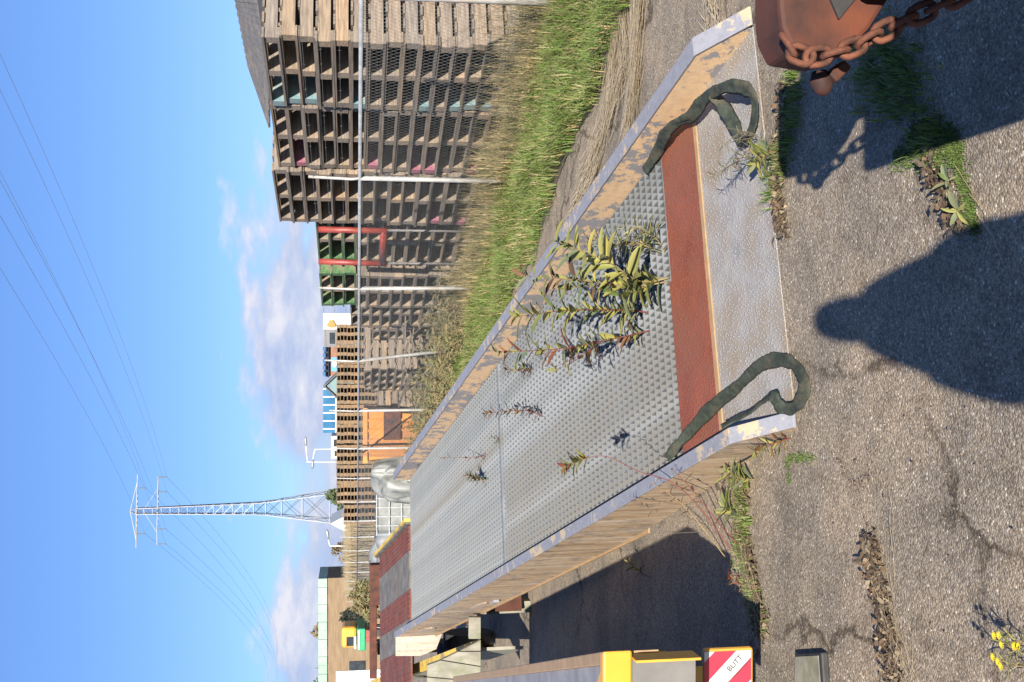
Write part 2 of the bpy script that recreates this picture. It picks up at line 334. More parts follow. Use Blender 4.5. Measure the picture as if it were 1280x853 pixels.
# yard asphalt, gently uneven, up to the verge by the fence
mb = MB(); nx, ny = 60, 70
def yard_edge(Y):      # X of the ragged verge for a given Y
    s = (Y - FO.y) / fa.y; p = fp(s, -1.45); return p.x + .10 * math.sin(Y * 2.3) + .06 * math.sin(Y * 7.1 + 1) + .03 * math.sin(Y * 19)
for j in range(ny + 1):
    Y = -12 + (62) * j / ny; xe = yard_edge(Y) + .12
    for i in range(nx + 1):
        X = -45 + (xe + 45) * (i / nx); mb.v.append((X, Y, 0.0))
for j in range(ny):
    for i in range(nx):
        a = j * (nx + 1) + i; mb.f.append((a, a + 1, a + nx + 2, a + nx + 1))
mb.build('yard_asphalt', M['asphalt'], kind='structure')
mb = MB()
for j in range(60):
    Y0, Y1 = -2 + j * .8, -2 + (j + 1) * .8; x0, x1 = yard_edge(Y0), yard_edge(Y1)
    mb.quad((x0, Y0, .006), (x0 + 2.7, Y0, .03), (x1 + 2.7, Y1, .03), (x1, Y1, .006))
mb.build('verge_soil', M['soil'], kind='structure')
mb = MB(); mb.quad(fp(-3, .8, .004), fp(60, .8, .004), fp(60, 30, .004), fp(-3, 30, .004)); mb.build('storage_ground', M['soil'], kind='structure')

# ================================================================== MAIN RAMP
ramp_o = thing('loading_ramp', 'steel loading ramp with grey grating deck and flaking cream kerbs', 'loading ramp', RO)
# toe plate
mb = MB(); mb.fbox(rp, 0.0, .645, -.02, 1.80, -.012, .004); lip = mb.build('toe_plate', M['tread'], ramp_o, bevel=.002)
mb = MB(); mb.fbox(rp, .625, .655, -.01, 1.75, .0045, .012); mb.build('edge_strip', M['tan'], lip)
mb = MB(); mb.fbox(rp, .657, 1.075, -.02, .98, -.02, .013); mb.build('red_plate', M['redtread'], ramp_o, bevel=.002)
mb = MB(); mb.fbox(rp, .657, 1.055, .983, 1.75, -.02, .010); mb.build('red_plate', M['redtread'], ramp_o, bevel=.002)
# grating: bearing bars across, tie bars along
VL, VR, BH = -.03, 1.745, .045
pitch, tie = .0765, .0404
for (u0, u1) in ((1.08, 4.575), (4.625, 8.80)):
    mb = MB()
    for v in (VL, VR - .012): mb.fbox(rp, u0, u1, v, v + .008, -BH, -.001)
    mb.fbox(rp, u0, u0 + .006, VL + .009, VR - .013, -BH, .0); mb.fbox(rp, u1 - .006, u1, VL + .009, VR - .013, -BH, .0)
    pan = mb.build('grating_panel', M['grating'], ramp_o)
    n = int((u1 - u0) / pitch); pt = (u1 - u0) / n
    mb = MB(); mb.fbox(rp, u0 - .0022, u0 + .0028, VL + .009, VR - .013, -BH, .003); bar = mb.mesh('bearing_bar', M['grating'])
    for k in range(1, n):
        o = link('bearing_bar', bar, pan); o.location = eu * (k * pt)
    nv = int((VR - VL) / tie); tv = (VR - VL) / nv
    mb = MB(); mb.fbox(rp, u0 + .004, u1 - .004, VL - .0035, VL + .0035, -BH + .004, -.004); tb = mb.mesh('tie_bar', M['grating'])
    for k in range(1, nv):
        o = link('tie_bar', tb, pan); o.location = ev * (k * tv)
    # saw-tooth anti-slip nibs standing on every bearing bar
mb = MB(); mb.fbox(rp, 4.578, 4.622, VL, VR - .005, -BH, .006); mb.build('joint_strip', M['grating'], ramp_o)
# right kerb: inner face flaking cream, grey top flange
def kprof(u): return .175 if u > .24 else .014 + (.161) * max(0, u) / .24
def kerb(vin, vout, face, name, top):
    us = [.012, .24, 2.0, 4.0, 6.0, 8.9]
    mb = MB()
    for a, b in zip(us, us[1:]):
        ha, hb = kprof(a), kprof(b)
        mb.hexa([rp(a, vin, -.012), rp(a, vout, -.012), rp(b, vout, -.012), rp(b, vin, -.012), rp(a, vin, ha), rp(a, vout, ha), rp(b, vout, hb), rp(b, vin, hb)])
    k = mb.build(name, face, ramp_o)
    f0, f1 = top; us[0] = -.025
    mb = MB()
    for a, b in zip(us, us[1:]):
        ha, hb = kprof(a), kprof(b)
        mb.hexa([rp(a, f0, ha + .001), rp(a, f1, ha + .001), rp(b, f1, hb + .001), rp(b, f0, hb + .001), rp(a, f0, ha + .013), rp(a, f1, ha + .013), rp(b, f1, hb + .013), rp(b, f0, hb + .013)])
    mb.build('top_flange', M['curbflange'], k, bevel=.003)
    return k
kerb(1.755, 1.790, M['curb'], 'kerb', (1.750, 1.845))
kerb(-.098, -.055, M['curbside'], 'kerb', (-.105, -.035))
# side beams below the kerbs, cut where they meet the ground
def side_beam(v0, v1, mat, depth, u_start):
    mb = MB(); us = [u_start, 1.0, 1.8, 2.6, 4, 6, 8.9]
    for a, b in zip(us, us[1:]):
        def low(u, v):
            p = rp(u, v, -depth)
            if p.z < .012:
                q = rp(u, v, -.013); d = (q.z - .012) / max(1e-6, (q.z - p.z)); p = q.lerp(p, max(0.05, min(1, d)))
            return p
        mb.hexa([low(a, v0), low(a, v1), low(b, v1), low(b, v0), rp(a, v0, -.013), rp(a, v1, -.013), rp(b, v1, -.013), rp(b, v0, -.013)])
    return mb
sb = side_beam(-.098, -.07, M['curbside'], .29, .15).build('side_beam', M['curbside'], ramp_o)
mb = MB(); mb.fbox(rp, 2.3, 8.9, -.112, -.055, -.306, -.291); mb.build('bottom_flange', M['tan'], sb)
side_beam(1.76, 1.79, M['curb'], .29, .15).build('side_beam', M['curb'], ramp_o)
# painted discs and lifting eye on the outer face
def disc(u, w, ru, rw, mat, name, d=.006):
    pts = [rp(u + ru * math.cos(a * math.pi / 14), -.0985, w + rw * math.sin(a * math.pi / 14)) for a in range(28)]
    MB().prism(pts, -ev * d).build(name, mat, sb)
disc(8.2, .055 - .12, .28, .085, M['endplate'], 'round_plate'); disc(6.05, -.13, .30, .05, M['endplate'], 'round_plate')
mb = MB(); mb.fbox(rp, 5.55, 5.68, -.125, -.099, -.20, -.15); mb.build('lifting_lug', M['lavgrey'], sb, bevel=.004)
mb = MB(); mb.fbox(rp, .42, .58, -.1005, -.0985, -.045, -.025); mb.build('slot', M['black'], sb)
# end plate at the top, and the inner chassis beam with its brackets
e0 = rp(8.93, -.08, .17); ex = Vector((-1, 0, 0)) * .24; ez = Vector((0, 0, -1))
MB().prism([e0, e0 + ex, e0 + ex * 1.05 + ez * .30, e0 + ex * .75 + ez * .48, e0 + ez * .55], Vector((0, .02, 0))).build('end_plate', M['endplate'], ramp_o, bevel=.003)
mb = MB()
us = [1.6, 3, 5, 7, 8.6]
for a, b in zip(us, us[1:]):
    def lz(u, w): p = rp(u, .18, w); return Vector((p.x, p.y, max(p.z, .01)))
    mb.hexa([lz(a, -.5), lz(a, -.5) + ev * .1, lz(b, -.5) + ev * .1, lz(b, -.5), rp(a, .18, -.05), rp(a, .28, -.05), rp(b, .28, -.05), rp(b, .18, -.05)])
mb.build('chassis_beam', M['concrete'], ramp_o)
mb = MB()
for k in range(5):
    u = 2.0 + k * 1.55; mb = MB(); mb.fbox(rp, u, u + .06, .285, 1.745, -.16, -BH - .006); mb.build('cross_member', M['concrete'], ramp_o)
for u, w in ((5.75, .14), (6.35, .09)):
    p = rp(u, .10, -.32); MB().box(p.x - .05, p.x + .05, p.y - .05, p.y + .05, p.z - .22, p.z + .02).build('bracket', M['white'] if u < 6 else M['lavgrey'], ramp_o, bevel=.004)
pa = rp(5.85, .2, -.45); mb = MB(); mb.tube([pa, pa + ev * 1.3], .05, 10); ax = mb.build('axle', M['black'], ramp_o, smooth=False)
for vv in (.28, 1.42):
    c = rp(5.9, vv, 0); c.z = .2; mb = MB(); mb.tube([c, c + ev * .02, c + ev * .14, c + ev * .16], [.15, .2, .2, .15], 24); wh = mb.build('wheel', M['black'], ramp_o, smooth=False)
    mb = MB(); mb.tube([c - ev * .012, c + ev * .01], [.09, .1], 16); mb.build('hub', M['lavgrey'], wh)
for u, vv in ((7.15, .02), (7.15, 1.62)):
    p = rp(u, vv, -.3); MB().box(p.x - .06, p.x + .06, p.y - .08, p.y + .08, .0, p.z + .25).build('support_leg', M['concrete'], ramp_o, bevel=.005)
mb = MB(); mb.fbox(rp, 6.9, 6.93, -.06, .6, -.8, -.31); mb.build('rear_brace', M['rust'], ramp_o)

# ================================================================== RAMP BEYOND (striped deck)
r2 = thing('loading_ramp', 'striped red and grey steel ramp deck with yellow edges behind the grating ramp', 'loading ramp', rp(9.4, .4, -.5))
def r2p(u, v, w=0): return rp(u, v, w - .02)
vs_ = [(-.42, -.12, 'redtread'), (-.12, .38, 'greydeck'), (.38, .80, 'redtread'), (.80, 1.03, 'greydeck'), (1.03, 1.24, 'redtread')]
vs_ = [(-.62, -.20, 'redprimer'), (-.20, .12, 'greydeck'), (.12, .46, 'redprimer'), (.46, .92, 'greydeck'), (.92, 1.22, 'redprimer')]
for a, b, mt in vs_:
    if mt == 'redprimer':
        mb = MB(); mb.fbox(r2p, 9.0, 11.35, a, b - .004, -.02, .0); st = mb.build('red_strip', M[mt], r2)
        for k in range(6):
            v = a + (b - a) * (k + .5) / 6; mb = MB(); mb.fbox(r2p, 9.02, 11.33, v - .012, v + .012, .0005, .008); mb.build('tread_rib', M[mt], st)
    else:
        mb = MB(); mb.fbox(r2p, 9.0, 11.35, a, b - .004, -.02, .003); mb.build('grey_strip', M[mt], r2)
mb = MB(); mb.fbox(r2p, 8.96, 11.45, 1.225, 1.25, -.10, .05); mb.build('edge_rail', M['greydeck'], r2)
mb = MB(); mb.fbox(r2p, 8.94, 11.5, 1.2505, 1.29, -.10, .065); mb.build('yellow_edge', M['yellow2'], r2)
# the yellow-topped outer side beam, running down past the end of the grating ramp
A_ = atY(463, 851, 15.6); B_ = atY(592, 801, 10.3)
dAB = (B_ - A_)
def beam_poly(t0, t1, top, bot): pass
tb = MB(); wv = Vector((-.12, -.02, 0))
tb.hexa([A_ + Vector((0, 0, -.05)), A_ + wv + Vector((0, 0, -.05)), B_ + wv + Vector((0, 0, -.05)), B_ + Vector((0, 0, -.05)), A_, A_ + wv, B_ + wv, B_]); tb.build('yellow_top', M['yellow2'], r2, bevel=.006)
# web below the yellow top, with arched wheel openings
mb = MB(); n = 28
def under(t):
    p = A_.lerp(B_, t); z0 = p.z - .5
    for c, w_, h_ in ((.20, .085, .30), (.40, .085, .30)):
        d = abs(t - c) / w_
        if d < 1: z0 = max(z0, p.z - .17 - (1 - math.sqrt(1 - d * d)) * .33)
    return p, max(.0, min(z0, p.z - .1))
for k in range(n):
    p, za = under(k / n); q, zb = under((k + 1) / n); o1 = Vector((-.07, -.01, 0)); o2 = Vector((-.10, -.015, 0))
    if za > .01 and zb > .01: pass
    mb.hexa([Vector((p.x, p.y, za)) + o1, Vector((p.x, p.y, za)) + o2, Vector((q.x, q.y, zb)) + o2, Vector((q.x, q.y, zb)) + o1,
             p + o1 + Vector((0, 0, -.051)), p + o2 + Vector((0, 0, -.051)), q + o2 + Vector((0, 0, -.051)), q + o1 + Vector((0, 0, -.051))])
mb.build('side_web', M['concrete'], r2)
for t in (.20, .40):
    p = A_.lerp(B_, t); mb = MB(); c = Vector((p.x + .25, p.y, .35)); mb.tube([c, c + Vector((.18, .02, 0))], .33, 20); mb.build('wheel', M['black'], r2)
for poly in ([(601, 772), (586, 772), (586, 799), (601, 799)], [(601, 800), (596, 803), (575, 814), (601, 814)], [(601, 815), (573, 815), (552, 825), (601, 833)], [(601, 834), (551, 826), (534, 832), (534, 846), (601, 852)], [(601, 853), (534, 847), (534, 880), (601, 880)]):
    MB().prism([atY(x_, y_, 10.1) for x_, y_ in poly], (0, .05, 0)).build('side_plank', M['concrete'], r2, bevel=.004)
# rusty cross beam standing behind, with a dark gap between
p0 = atY(470, 705, 16.3); p1 = atY(470, 838, 16.3); p0.z = p1.z = 0
mb = MB(); mb.box(p1.x - .1, p0.x, 16.2, 16.35, atY(471, 770, 16.3).z, atY(462, 770, 16.3).z); rb = mb.build('cross_beam', M['rust'], None, bevel=.01); tag(rb, 'rusty steel cross beam standing behind the striped ramp', 'steel beam')
mb = MB(); mb.box(p1.x - .1, p0.x - .05, 16.36, 17.3, .9, 1.2); mb.build('gap_shade', M['black'], rb)  # black block stands in for the shade in the gap
for x in (p1.x + .3, p0.x - .4): MB().box(x - .08, x + .08, 16.36, 16.5, 0, atY(471, 770, 16.3).z - .01).build('leg', M['rust'], rb)
q = atY(462, 712, 16.25); MB().box(q.x - .5, q.x + .12, 16.0, 16.19, q.z - .35, q.z + .0).build('bracket', M['rust'], rb, bevel=.02)
# chain hanging beside the end of the ramp
def chain_link(mat, L_=.09, W=.055, r=.011):
    mb = MB(); pts = []
    for k in range(16):
        a = 2 * math.pi * k / 16; pts.append((math.cos(a) * W / 2 , 0, math.sin(a) * W / 2 + (L_ - W) / 2 * (1 if math.sin(a) > 1e-6 else -1 if math.sin(a) < -1e-6 else 0)))
    i0 = 0; n = 6
    P = [Vector(p) for p in pts]
    for k, p in enumerate(P):
        d = (P[(k + 1) % 16] - P[k - 1]).normalized(); y = Vector((0, 1, 0)); x = d.cross(y)
        for j in range(n):
            an = 2 * math.pi * j / n; mb.v.append(tuple(p + x * r * math.cos(an) + y * r * math.sin(an)))
    for k in range(16):
        for j in range(n):
            a = k * n + j; b = k * n + (j + 1) % n; c = ((k + 1) % 16) * n; mb.f.append((a, b, c + (j + 1) % n, c + j))
    return mb.mesh('chain_link', mat, True)
def chain(name, label, pts, mat, size, r):
    pts = [Vector(p) for p in pts]; root = thing(name, label, 'chain', pts[0])
    me = chain_link(mat, size, size * .66, r); step = size - 2.0 * r
    seg = 0; pos = pts[0].copy(); path = [pos]; i = 0; rem = step; 
    cur = pts[0].copy(); k = 1
    while k < len(pts):
        d = pts[k] - cur
        if d.length < rem: rem -= d.length; cur = pts[k].copy(); k += 1
        else: cur = cur + d.normalized() * rem; path.append(cur.copy()); rem = step
    for j in range(len(path) - 1):
        c = (path[j] + path[j + 1]) / 2; d = (path[j + 1] - path[j]).normalized()
        o = link('chain_link', me, root); rot = d.to_track_quat('Z', 'Y').to_matrix().to_4x4() @ Matrix.Rotation(R(45 + 90 * (j % 2) + U(-12, 12)), 4, 'Z')
        o.matrix_basis = Matrix.Translation(c) @ rot
    return root
def bez(pts, n=8):   # smooth curve through points
    P = [Vector(p) for p in pts]; out = []
    for i in range(len(P) - 1):
        p0 = P[max(i - 1, 0)]; p1 = P[i]; p2 = P[i + 1]; p3 = P[min(i + 2, len(P) - 1)]
        for k in range(n):
            t = k / n; out.append(.5 * ((2 * p1) + (p2 - p0) * t + (2 * p0 - 5 * p1 + 4 * p2 - p3) * t * t + (3 * p1 - p0 - 3 * p2 + p3) * t ** 3))
    out.append(P[-1]); return out
chain('rusty_chain', 'rusty chain hanging beside the yellow beam under the ramp end', bez([atY(577, 770, 11.2), atY(590, 782, 11.0), atY(598, 790, 10.9), atY(605, 806, 10.9), atY(622, 812, 10.9)]), M['rustchain'], .07, .012)

# ================================================================== YELLOW RAMP AT THE LEFT EDGE
yl = thing('loading_ramp', 'yellow loading ramp end with red and white warning plate at the left edge', 'loading ramp', (-1.6, 3.6, 0))
d2 = Vector((-2.41, 7.2, 0)).normalized(); l2 = Vector((-d2.y, d2.x, 0)) ; c0 = Vector((-1.012, 3.31, 1.0))
def yp(a, l, z): return Vector((c0.x, c0.y, 0)) + d2 * a + l2 * l + Vector((0, 0, z))   # a back, l to the left
W2 = 2.1
def yq(a, l, z):  # front edge stays square to the view, rest skewed with the deck
    return Vector((c0.x, c0.y, 0)) + d2 * a + Vector((-1, 0, 0)) * l + Vector((0, 0, z))
mb = MB(); mb.fbox(yq, .07, 5.6, .045, W2 - .045, .93, .985); mb.build('deck', M['lavgrey'], yl)
mb = MB(); mb.fbox(yq, .05, 5.62, 0, .044, .80, 1.0); mb.build('edge_rail', M['tan'], yl, bevel=.004)
mb = MB(); mb.fbox(yq, .05, 5.62, W2 - .044, W2, .80, 1.0); mb.build('edge_rail', M['tan'], yl, bevel=.004)
# front frame with a deep recess
mb = MB(); mb.fbox(yq, 0, .049, 0, W2, .905, 1.003); mb.build('front_header', M['yellow'], yl, bevel=.008)
def ck(X, sgn): return MB().hexa([(X, 3.268, .685), (X + .008, 3.268, .685), (X + .004, 3.36, .685), (X - .004, 3.36, .685), (X, 3.268, .904), (X + .008, 3.268, .904), (X + .004, 3.36, .904), (X - .004, 3.36, .904)])
ck(c0.x - .030, 1).build('front_cheek', M['yellow'], yl)
MB().box(c0.x - W2 + .03, c0.x - W2 + .06, 3.275, 3.5, .685, .904).build('front_cheek', M['yellow'], yl)
mb = MB(); mb.box(c0.x - W2 + .061, c0.x - .034, 3.325, 3.345, .685, .904); mb.build('recess_panel', M['darkgrey'], yl)
mb = MB(); mb.fbox(yq, .31, .36, .0, W2, .70, .80); mb.build('rear_frame', M['yellow'], yl)
# gusset on the deck by the front corner
MB().prism([yq(.07, .045, .986), yq(.07, .28, .986), yq(.42, .28, .986), yq(.3, .2, .986)], Vector((0, 0, .004))).build('gusset', M['yellow'], yl)
# warning plate, set back under the recess
pY = 3.78
def px_at(x, y, Y=pY): return atY(x, y, Y)
tl = px_at(880, 812); br = px_at(942, 852)
X1 = tl.x; X0 = X1 - .30; Z1 = tl.z; Z0 = br.z
mb = MB(); mb.box(X0, X1, pY, pY + .03, Z0, Z1); wp = mb.build('warning_plate', M['yellow'], yl, bevel=.012)
bx0, bx1, bz0, bz1 = X0 + .02, X1 - .010, Z0 + .012, Z1 + .0
mb = MB(); mb.box(bx0, bx1, pY - .003, pY - .0005, bz0, bz1 - .001); mb.build('white_field', M['white'], wp)
def clip_stripe(c, w):      # diagonal band clipped to the field, in (x,z)
    out = []
    poly = [(c + 1, -1), (c + 1 + w, -1), (c - 1 + w, 1), (c - 1, 1)]
    poly = [(p[0], p[1]) for p in poly]
    def cl(P, f, inter):
        o = []
        for i in range(len(P)):
            a, b = P[i - 1], P[i]; fa_, fb_ = f(a), f(b)
            if fa_ * fb_ < 0: t = fa_ / (fa_ - fb_); o.append((a[0] + (b[0] - a[0]) * t, a[1] + (b[1] - a[1]) * t))
            if fb_ >= 0: o.append(b)
        return o
    cx, cz = (bx0 + bx1) / 2, (bz0 + bz1) / 2
    P = [(cx + p[0], cz + p[1]) for p in poly]
    for f in (lambda p: p[0] - bx0, lambda p: bx1 - p[0], lambda p: p[1] - bz0, lambda p: bz1 - p[1]): P = cl(P, f, None) if P else P
    return P
tx = px_at(918, 829)
for k in range(-4, 5):
    c = k * .17 + (tx.x - (bx0 + bx1) / 2) + (tx.z - (bz0 + bz1) / 2) + .042; P = clip_stripe(c, .085)
    if len(P) > 2: MB().prism([(x, pY - .0035, z) for x, z in P], (0, -.0012, 0)).build('red_stripe', M['signred'], wp)
cu = bpy.data.curves.new('lettering', 'FONT'); cu.body = 'BUTT'; cu.size = .030; cu.extrude = .0006; cu.align_x = 'CENTER'; cu.align_y = 'CENTER'
to = bpy.data.objects.new('lettering', cu); COL.objects.link(to); bpy.context.view_layer.update()
me = bpy.data.meshes.new_from_object(to.evaluated_get(bpy.context.evaluated_depsgraph_get())); bpy.data.objects.remove(to); me.materials.append(M['ink'])
o = link('lettering', me, wp)
o.matrix_basis = Matrix.Translation((tx.x, pY - .006, tx.z)) @ Matrix.Rotation(R(90), 4, 'X') @ Matrix.Rotation(R(-45), 4, 'Z')
mb = MB(); mb.box(-.045, .045, -.036, -.033, 0, .0006); o = mb.build('underline', M['ink'], wp)
o.matrix_basis = Matrix.Translation((tx.x, pY - .006, tx.z)) @ Matrix.Rotation(R(90), 4, 'X') @ Matrix.Rotation(R(-45), 4, 'Z')
MB().box(X0 - .5, X1 - .16, pY + .031, pY + .3, Z0 + .02, Z1 - .01).build('bumper_box', M['yellow'], yl)
# legs, wheels and foot plate
for l in (.45, 1.7):
    p = yq(.6, l, 0); MB().box(p.x - .06, p.x + .06, p.y - .06, p.y + .06, 0, .93).build('leg', M['yellow'], yl)
for a in (3.0,):
    for l in (.35, 1.75):
        c = yq(a, l, .35); mb = MB(); mb.tube([c + Vector((-.1, 0, 0)), c + Vector((.1, 0, 0))], .35, 24); mb.build('wheel', M['black'], yl)
g0, g1, g2, g3 = gnd(1002, 817), gnd(1036, 815), gnd(1040, 870), gnd(1000, 870)
fo = thing('foot_plate', 'grey steel foot plate with black edge on the asphalt at the left edge', 'foot plate', ((g0 + g2) / 2))
cx = (g0 + g1 + g2 + g3) / 4
up = Vector((0, 0, .032))
MB().hexa([g0, g1, g2, g3, g0 + up, g1 + up, g2 + up, g3 + up]).build('rim', M['black'], fo, bevel=.008)
s_ = lambda p: cx.lerp(p, .86)
MB().hexa([s_(g0) + up * 1.02, s_(g1) + up * 1.02, s_(g2) + up * 1.02, s_(g3) + up * 1.02, s_(g0) + up * 1.12, s_(g1) + up * 1.12, s_(g2) + up * 1.12, s_(g3) + up * 1.12]).build('plate', M['concrete'], fo, bevel=.004)

# ================================================================== RUSTY COUPLING, RIGHT EDGE
rc = thing('tow_coupling', 'rusty steel tow coupling hanging over the asphalt at the right edge', 'tow coupling', (.8, 2.2, .45))
def rq(x, y, Y=2.32): return atY(x, y, Y)
prof = [rq(974, -140), rq(974, 8), rq(977, 34), rq(990, 62), rq(1040, 70), rq(1062, 62), rq(1088, 36), rq(1112, -2), rq(1150, -60), rq(1160, -140)]
MB().prism(prof, (0, .16, 0)).build('beam_nose', M['rust'], rc, bevel=.012)
MB().prism([rq(1030, -20, 2.312), rq(1049, 24, 2.312), rq(1070, -2, 2.312), rq(1076, -20, 2.312)], (0, .01, 0)).build('notch_shade', M['black'], rc)  # black plate on the nose paints the darkness of a V-shaped notch
MB().prism([rq(1036, 92, 2.36), rq(1056, 74, 2.36), rq(1066, 84, 2.36), rq(1047, 103, 2.36)], (0, .06, 0)).build('clevis', M['rust'], rc, bevel=.006)
p = rq(1030, 105, 2.39); mb = MB(); 
mb.tube([p + Vector((-.022, 0, -.01)), p + Vector((-.012, 0, 0)), p + Vector((.012, 0, .01)), p + Vector((.03, 0, .012))], [.012, .024, .026, .018], 12); mb.build('pin_head', M['rust'], rc, smooth=True)
MB().box(.80, 2.0, 1.05, 2.25, .30, .66).build('frame_body', M['rust'], rc, bevel=.02)
MB().box(.84, 1.2, 1.9, 2.31, .62, .80).build('neck', M['rust'], rc, bevel=.02)
MB().box(.60, 1.4, 1.0, 1.44, .662, .95).build('shadow_block', M['rust'], rc, bevel=.02)  # unseen block added beside the body to widen its cast shadow
MB().box(.62, .79, 1.02, 1.42, .42, .66).build('lower_shadow_block', M['rust'], rc, bevel=.02)  # lower half of the added out-of-view shadow mass
for x in (1.0, 1.85): MB().box(x - .06, x + .06, 1.2, 1.32, 0, .30).build('leg', M['rust'], rc)
chain('rusty_chain', 'heavy rusty chain draped under the rusty tow coupling at the right edge', bez([rq(980, 48, 2.3), rq(988, 62, 2.29), rq(1003, 72, 2.28), rq(1030, 70, 2.27), rq(1062, 62, 2.26), rq(1100, 42, 2.24), rq(1150, 18, 2.2), rq(1200, -6, 2.15), rq(1250, -50, 2.1)]), M['rustchain'], .058, .0085)

# ================================================================== FENCE
fence = thing('chain_link_fence', 'long grey chain link fence with pale tubular posts in front of the pallets', 'fence', FO)
lean = {0: -.01, 1: .0, 2: -.03, 3: -.05, 4: -.02, 5: .0}
for i in range(-1, 17):
    s = i * 3.235; base = fp(s, 0) + (Vector((.17, 0, 0)) if i == 3 else Vector()); ln = lean.get(i, U(-.02, .01)); ld = Vector((-ln * 0, 0, 0)) + fa * (-ln * 1.7)
    top = fp(s, 0) + Vector((0, 0, 1.75)) + ld
    mb = MB(); mb.tube([base, top], .030, 10); po = mb.build('post', M['postpaint'], fence, smooth=True)
    k = top + Vector((0, 0, .10)) + fa * .03
    mb = MB(); mb.tube([top - Vector((0, 0, .02)), k, k + Vector((0, 0, .48)) + fb * .02], .017, 8); mb.build('extension', M['postpaint'], po, smooth=True)
mb = MB(); mb.tube([fp(-4, -.0, 1.755), fp(52.5, -.0, 1.755)], .021, 10); mb.build('top_rail', M['galv'], fence, smooth=True)
for z, c in ((1.95, 0), (2.12, 0), (2.28, 0)):
    mb = MB(); mb.tube([fp(-4, .015, z), fp(52.5, .015, z)], .0022, 4)
    for k in range(160):
        s = -4 + k * .22 + U(-.02, .02); a = U(0, 3); mb.tube([fp(s, .015, z) - Vector((0, math.cos(a), math.sin(a))) * .016, fp(s, .015, z) + Vector((0, math.cos(a), math.sin(a))) * .016], .0018, 3, False)
    mb.build('barbed_wire', M['wire'], fence)
mb = MB()
def diag(step, s0, s1, r):
    s = s0
    while s < s1:
        mb.tube([fp(s, -.003, .06), fp(s + 1.0, -.003, 1.74)], r, 3, False); mb.tube([fp(s + 1.0, .003, .06), fp(s, .003, 1.74)], r, 3, False); s += step
diag(.052, -4, 20, .0012); diag(.10, 20, 52, .0022)
mb.build('wire_mesh', M['wire'], fence, kind='stuff')

# ================================================================== PALLETS
ORD = ['top', 'second', 'third', 'fourth', 'fifth', 'sixth', 'seventh', 'eighth', 'ninth', 'tenth', 'eleventh', 'twelfth', 'thirteenth', 'fourteenth', 'fifteenth', 'sixteenth', 'seventeenth', 'eighteenth', 'nineteenth']
def pallet_parts(w, d, h, nb=7):
    bt = .024; out = {}
    st = h - 2 * bt - .003
    xs = [0, w / 2 - .05, w - .10]
    sm = MB().box(0, .10, -d, 0, bt + .001, bt + st).mesh('bearer', M['wood_y'])
    bw = d / nb * .72
    bm = MB().box(-.01, w + .01, -bw, 0, 0, bt).mesh('deck_board', M['wood_x'])
    parts = []
    for x in xs: parts.append(('bearer', sm, (x, 0, 0)))
    for k in range(nb): parts.append(('deck_board', bm, (0, .008 - (d - bw + .016) * k / (nb - 1), h - bt - .001)))
    for k in (0, nb // 2, nb - 1): parts.append(('deck_board', bm, (0, .006 - (d - bw + .012) * k / (nb - 1), 0)))
    return parts
pal_cache = {}
def pallet(s, t, z, w, d, h, label, group, paint=None, detail=True):
    key = (w, d, h)
    if key not in pal_cache: pal_cache[key] = pallet_parts(w, d, h)
    root = bpy.data.objects.new('wooden_pallet', None); COL.objects.link(root); root.empty_display_size = .1
    root['_local'] = 1
    root.location = fp(s + U(-.024, .024), t + U(-.035, .035), z); root.rotation_euler = (0, 0, FANG + R(U(-.7, .7)))
    tag(root, label, 'pallet', group)
    for j, (nm, me, loc) in enumerate(pal_cache[key]):
        if paint and nm in paint[0] and (paint[2] is None or j in paint[2]):
            me2 = me.copy() if (key, nm, paint[1]) not in pal_cache else pal_cache[(key, nm, paint[1])]
            if (key, nm, paint[1]) not in pal_cache: me2.materials[0] = M[paint[1]]; pal_cache[(key, nm, paint[1])] = me2
            me = me2
        if nm == 'deck_board' and j not in (3, 10) and random.random() < .05: continue
        o = link(nm, me, root); o.location = Vector(loc) + Vector((U(-.012, .012), U(-.010, .010), 0)); o.rotation_euler = (0, 0, R(U(-.4, .4)))
    del root['_local']
    return root
cols = [  # s0, width, depth, height, layers, t, description, paint rule
    (2.08, 1.30, 1.25, .185, 15, 1.00, 'tall pallet stack nearest the camera', 'blue'),
    (3.44, 1.48, 1.25, .186, 15, 1.02, 'second tall pallet stack from the camera', 'pink'),
    (4.98, 1.50, 1.25, .192, 15, 1.00, 'third tall pallet stack from the camera', None),
]
for s0, w, d, h, n, t, desc, pr in cols:
    for k in range(n):
        paint = None
        if pr == 'blue' and k in (0, 1, 2, 3, 5, 9, 12, 13, 14): paint = (('bearer',), 'wood_blue', (2,))
        if pr == 'pink' and k in (1, 4, 5, 8, 13): paint = (('bearer',), 'wood_pink', (2,))
        if pr is None and k in (1, 3): paint = (('bearer',), 'wood_pink', (2,))
        pallet(s0, t, .005 + k * h, w, d, h, 'weathered pallet, %s from the top of the %s' % (ORD[n - 1 - k] if n - 1 - k else 'first', desc), 'stacked pallets behind the fence', paint)
# second block: green pallets on top of plain ones
for s0, w, d, h, n, ng, t, desc in ((6.95, 1.62, 1.2, .20, 12, 3, 1.30, 'green-topped stack beside the red steel frame'), (8.75, 1.45, 1.2, .20, 12, 3, 1.15, 'green-topped stack behind the leaning fence post')):
    for k in range(n):
        g_ = k >= n - ng
        pallet(s0, t, .005 + k * h, w, d, h, '%s pallet, %s from top of the %s' % ('green' if g_ else 'weathered', ORD[n - 1 - k] if n - 1 - k else 'first', desc), 'stacked pallets behind the fence',
               (('bearer', 'deck_board'), 'wood_green', (0, 2, 3, 10)) if g_ else None)
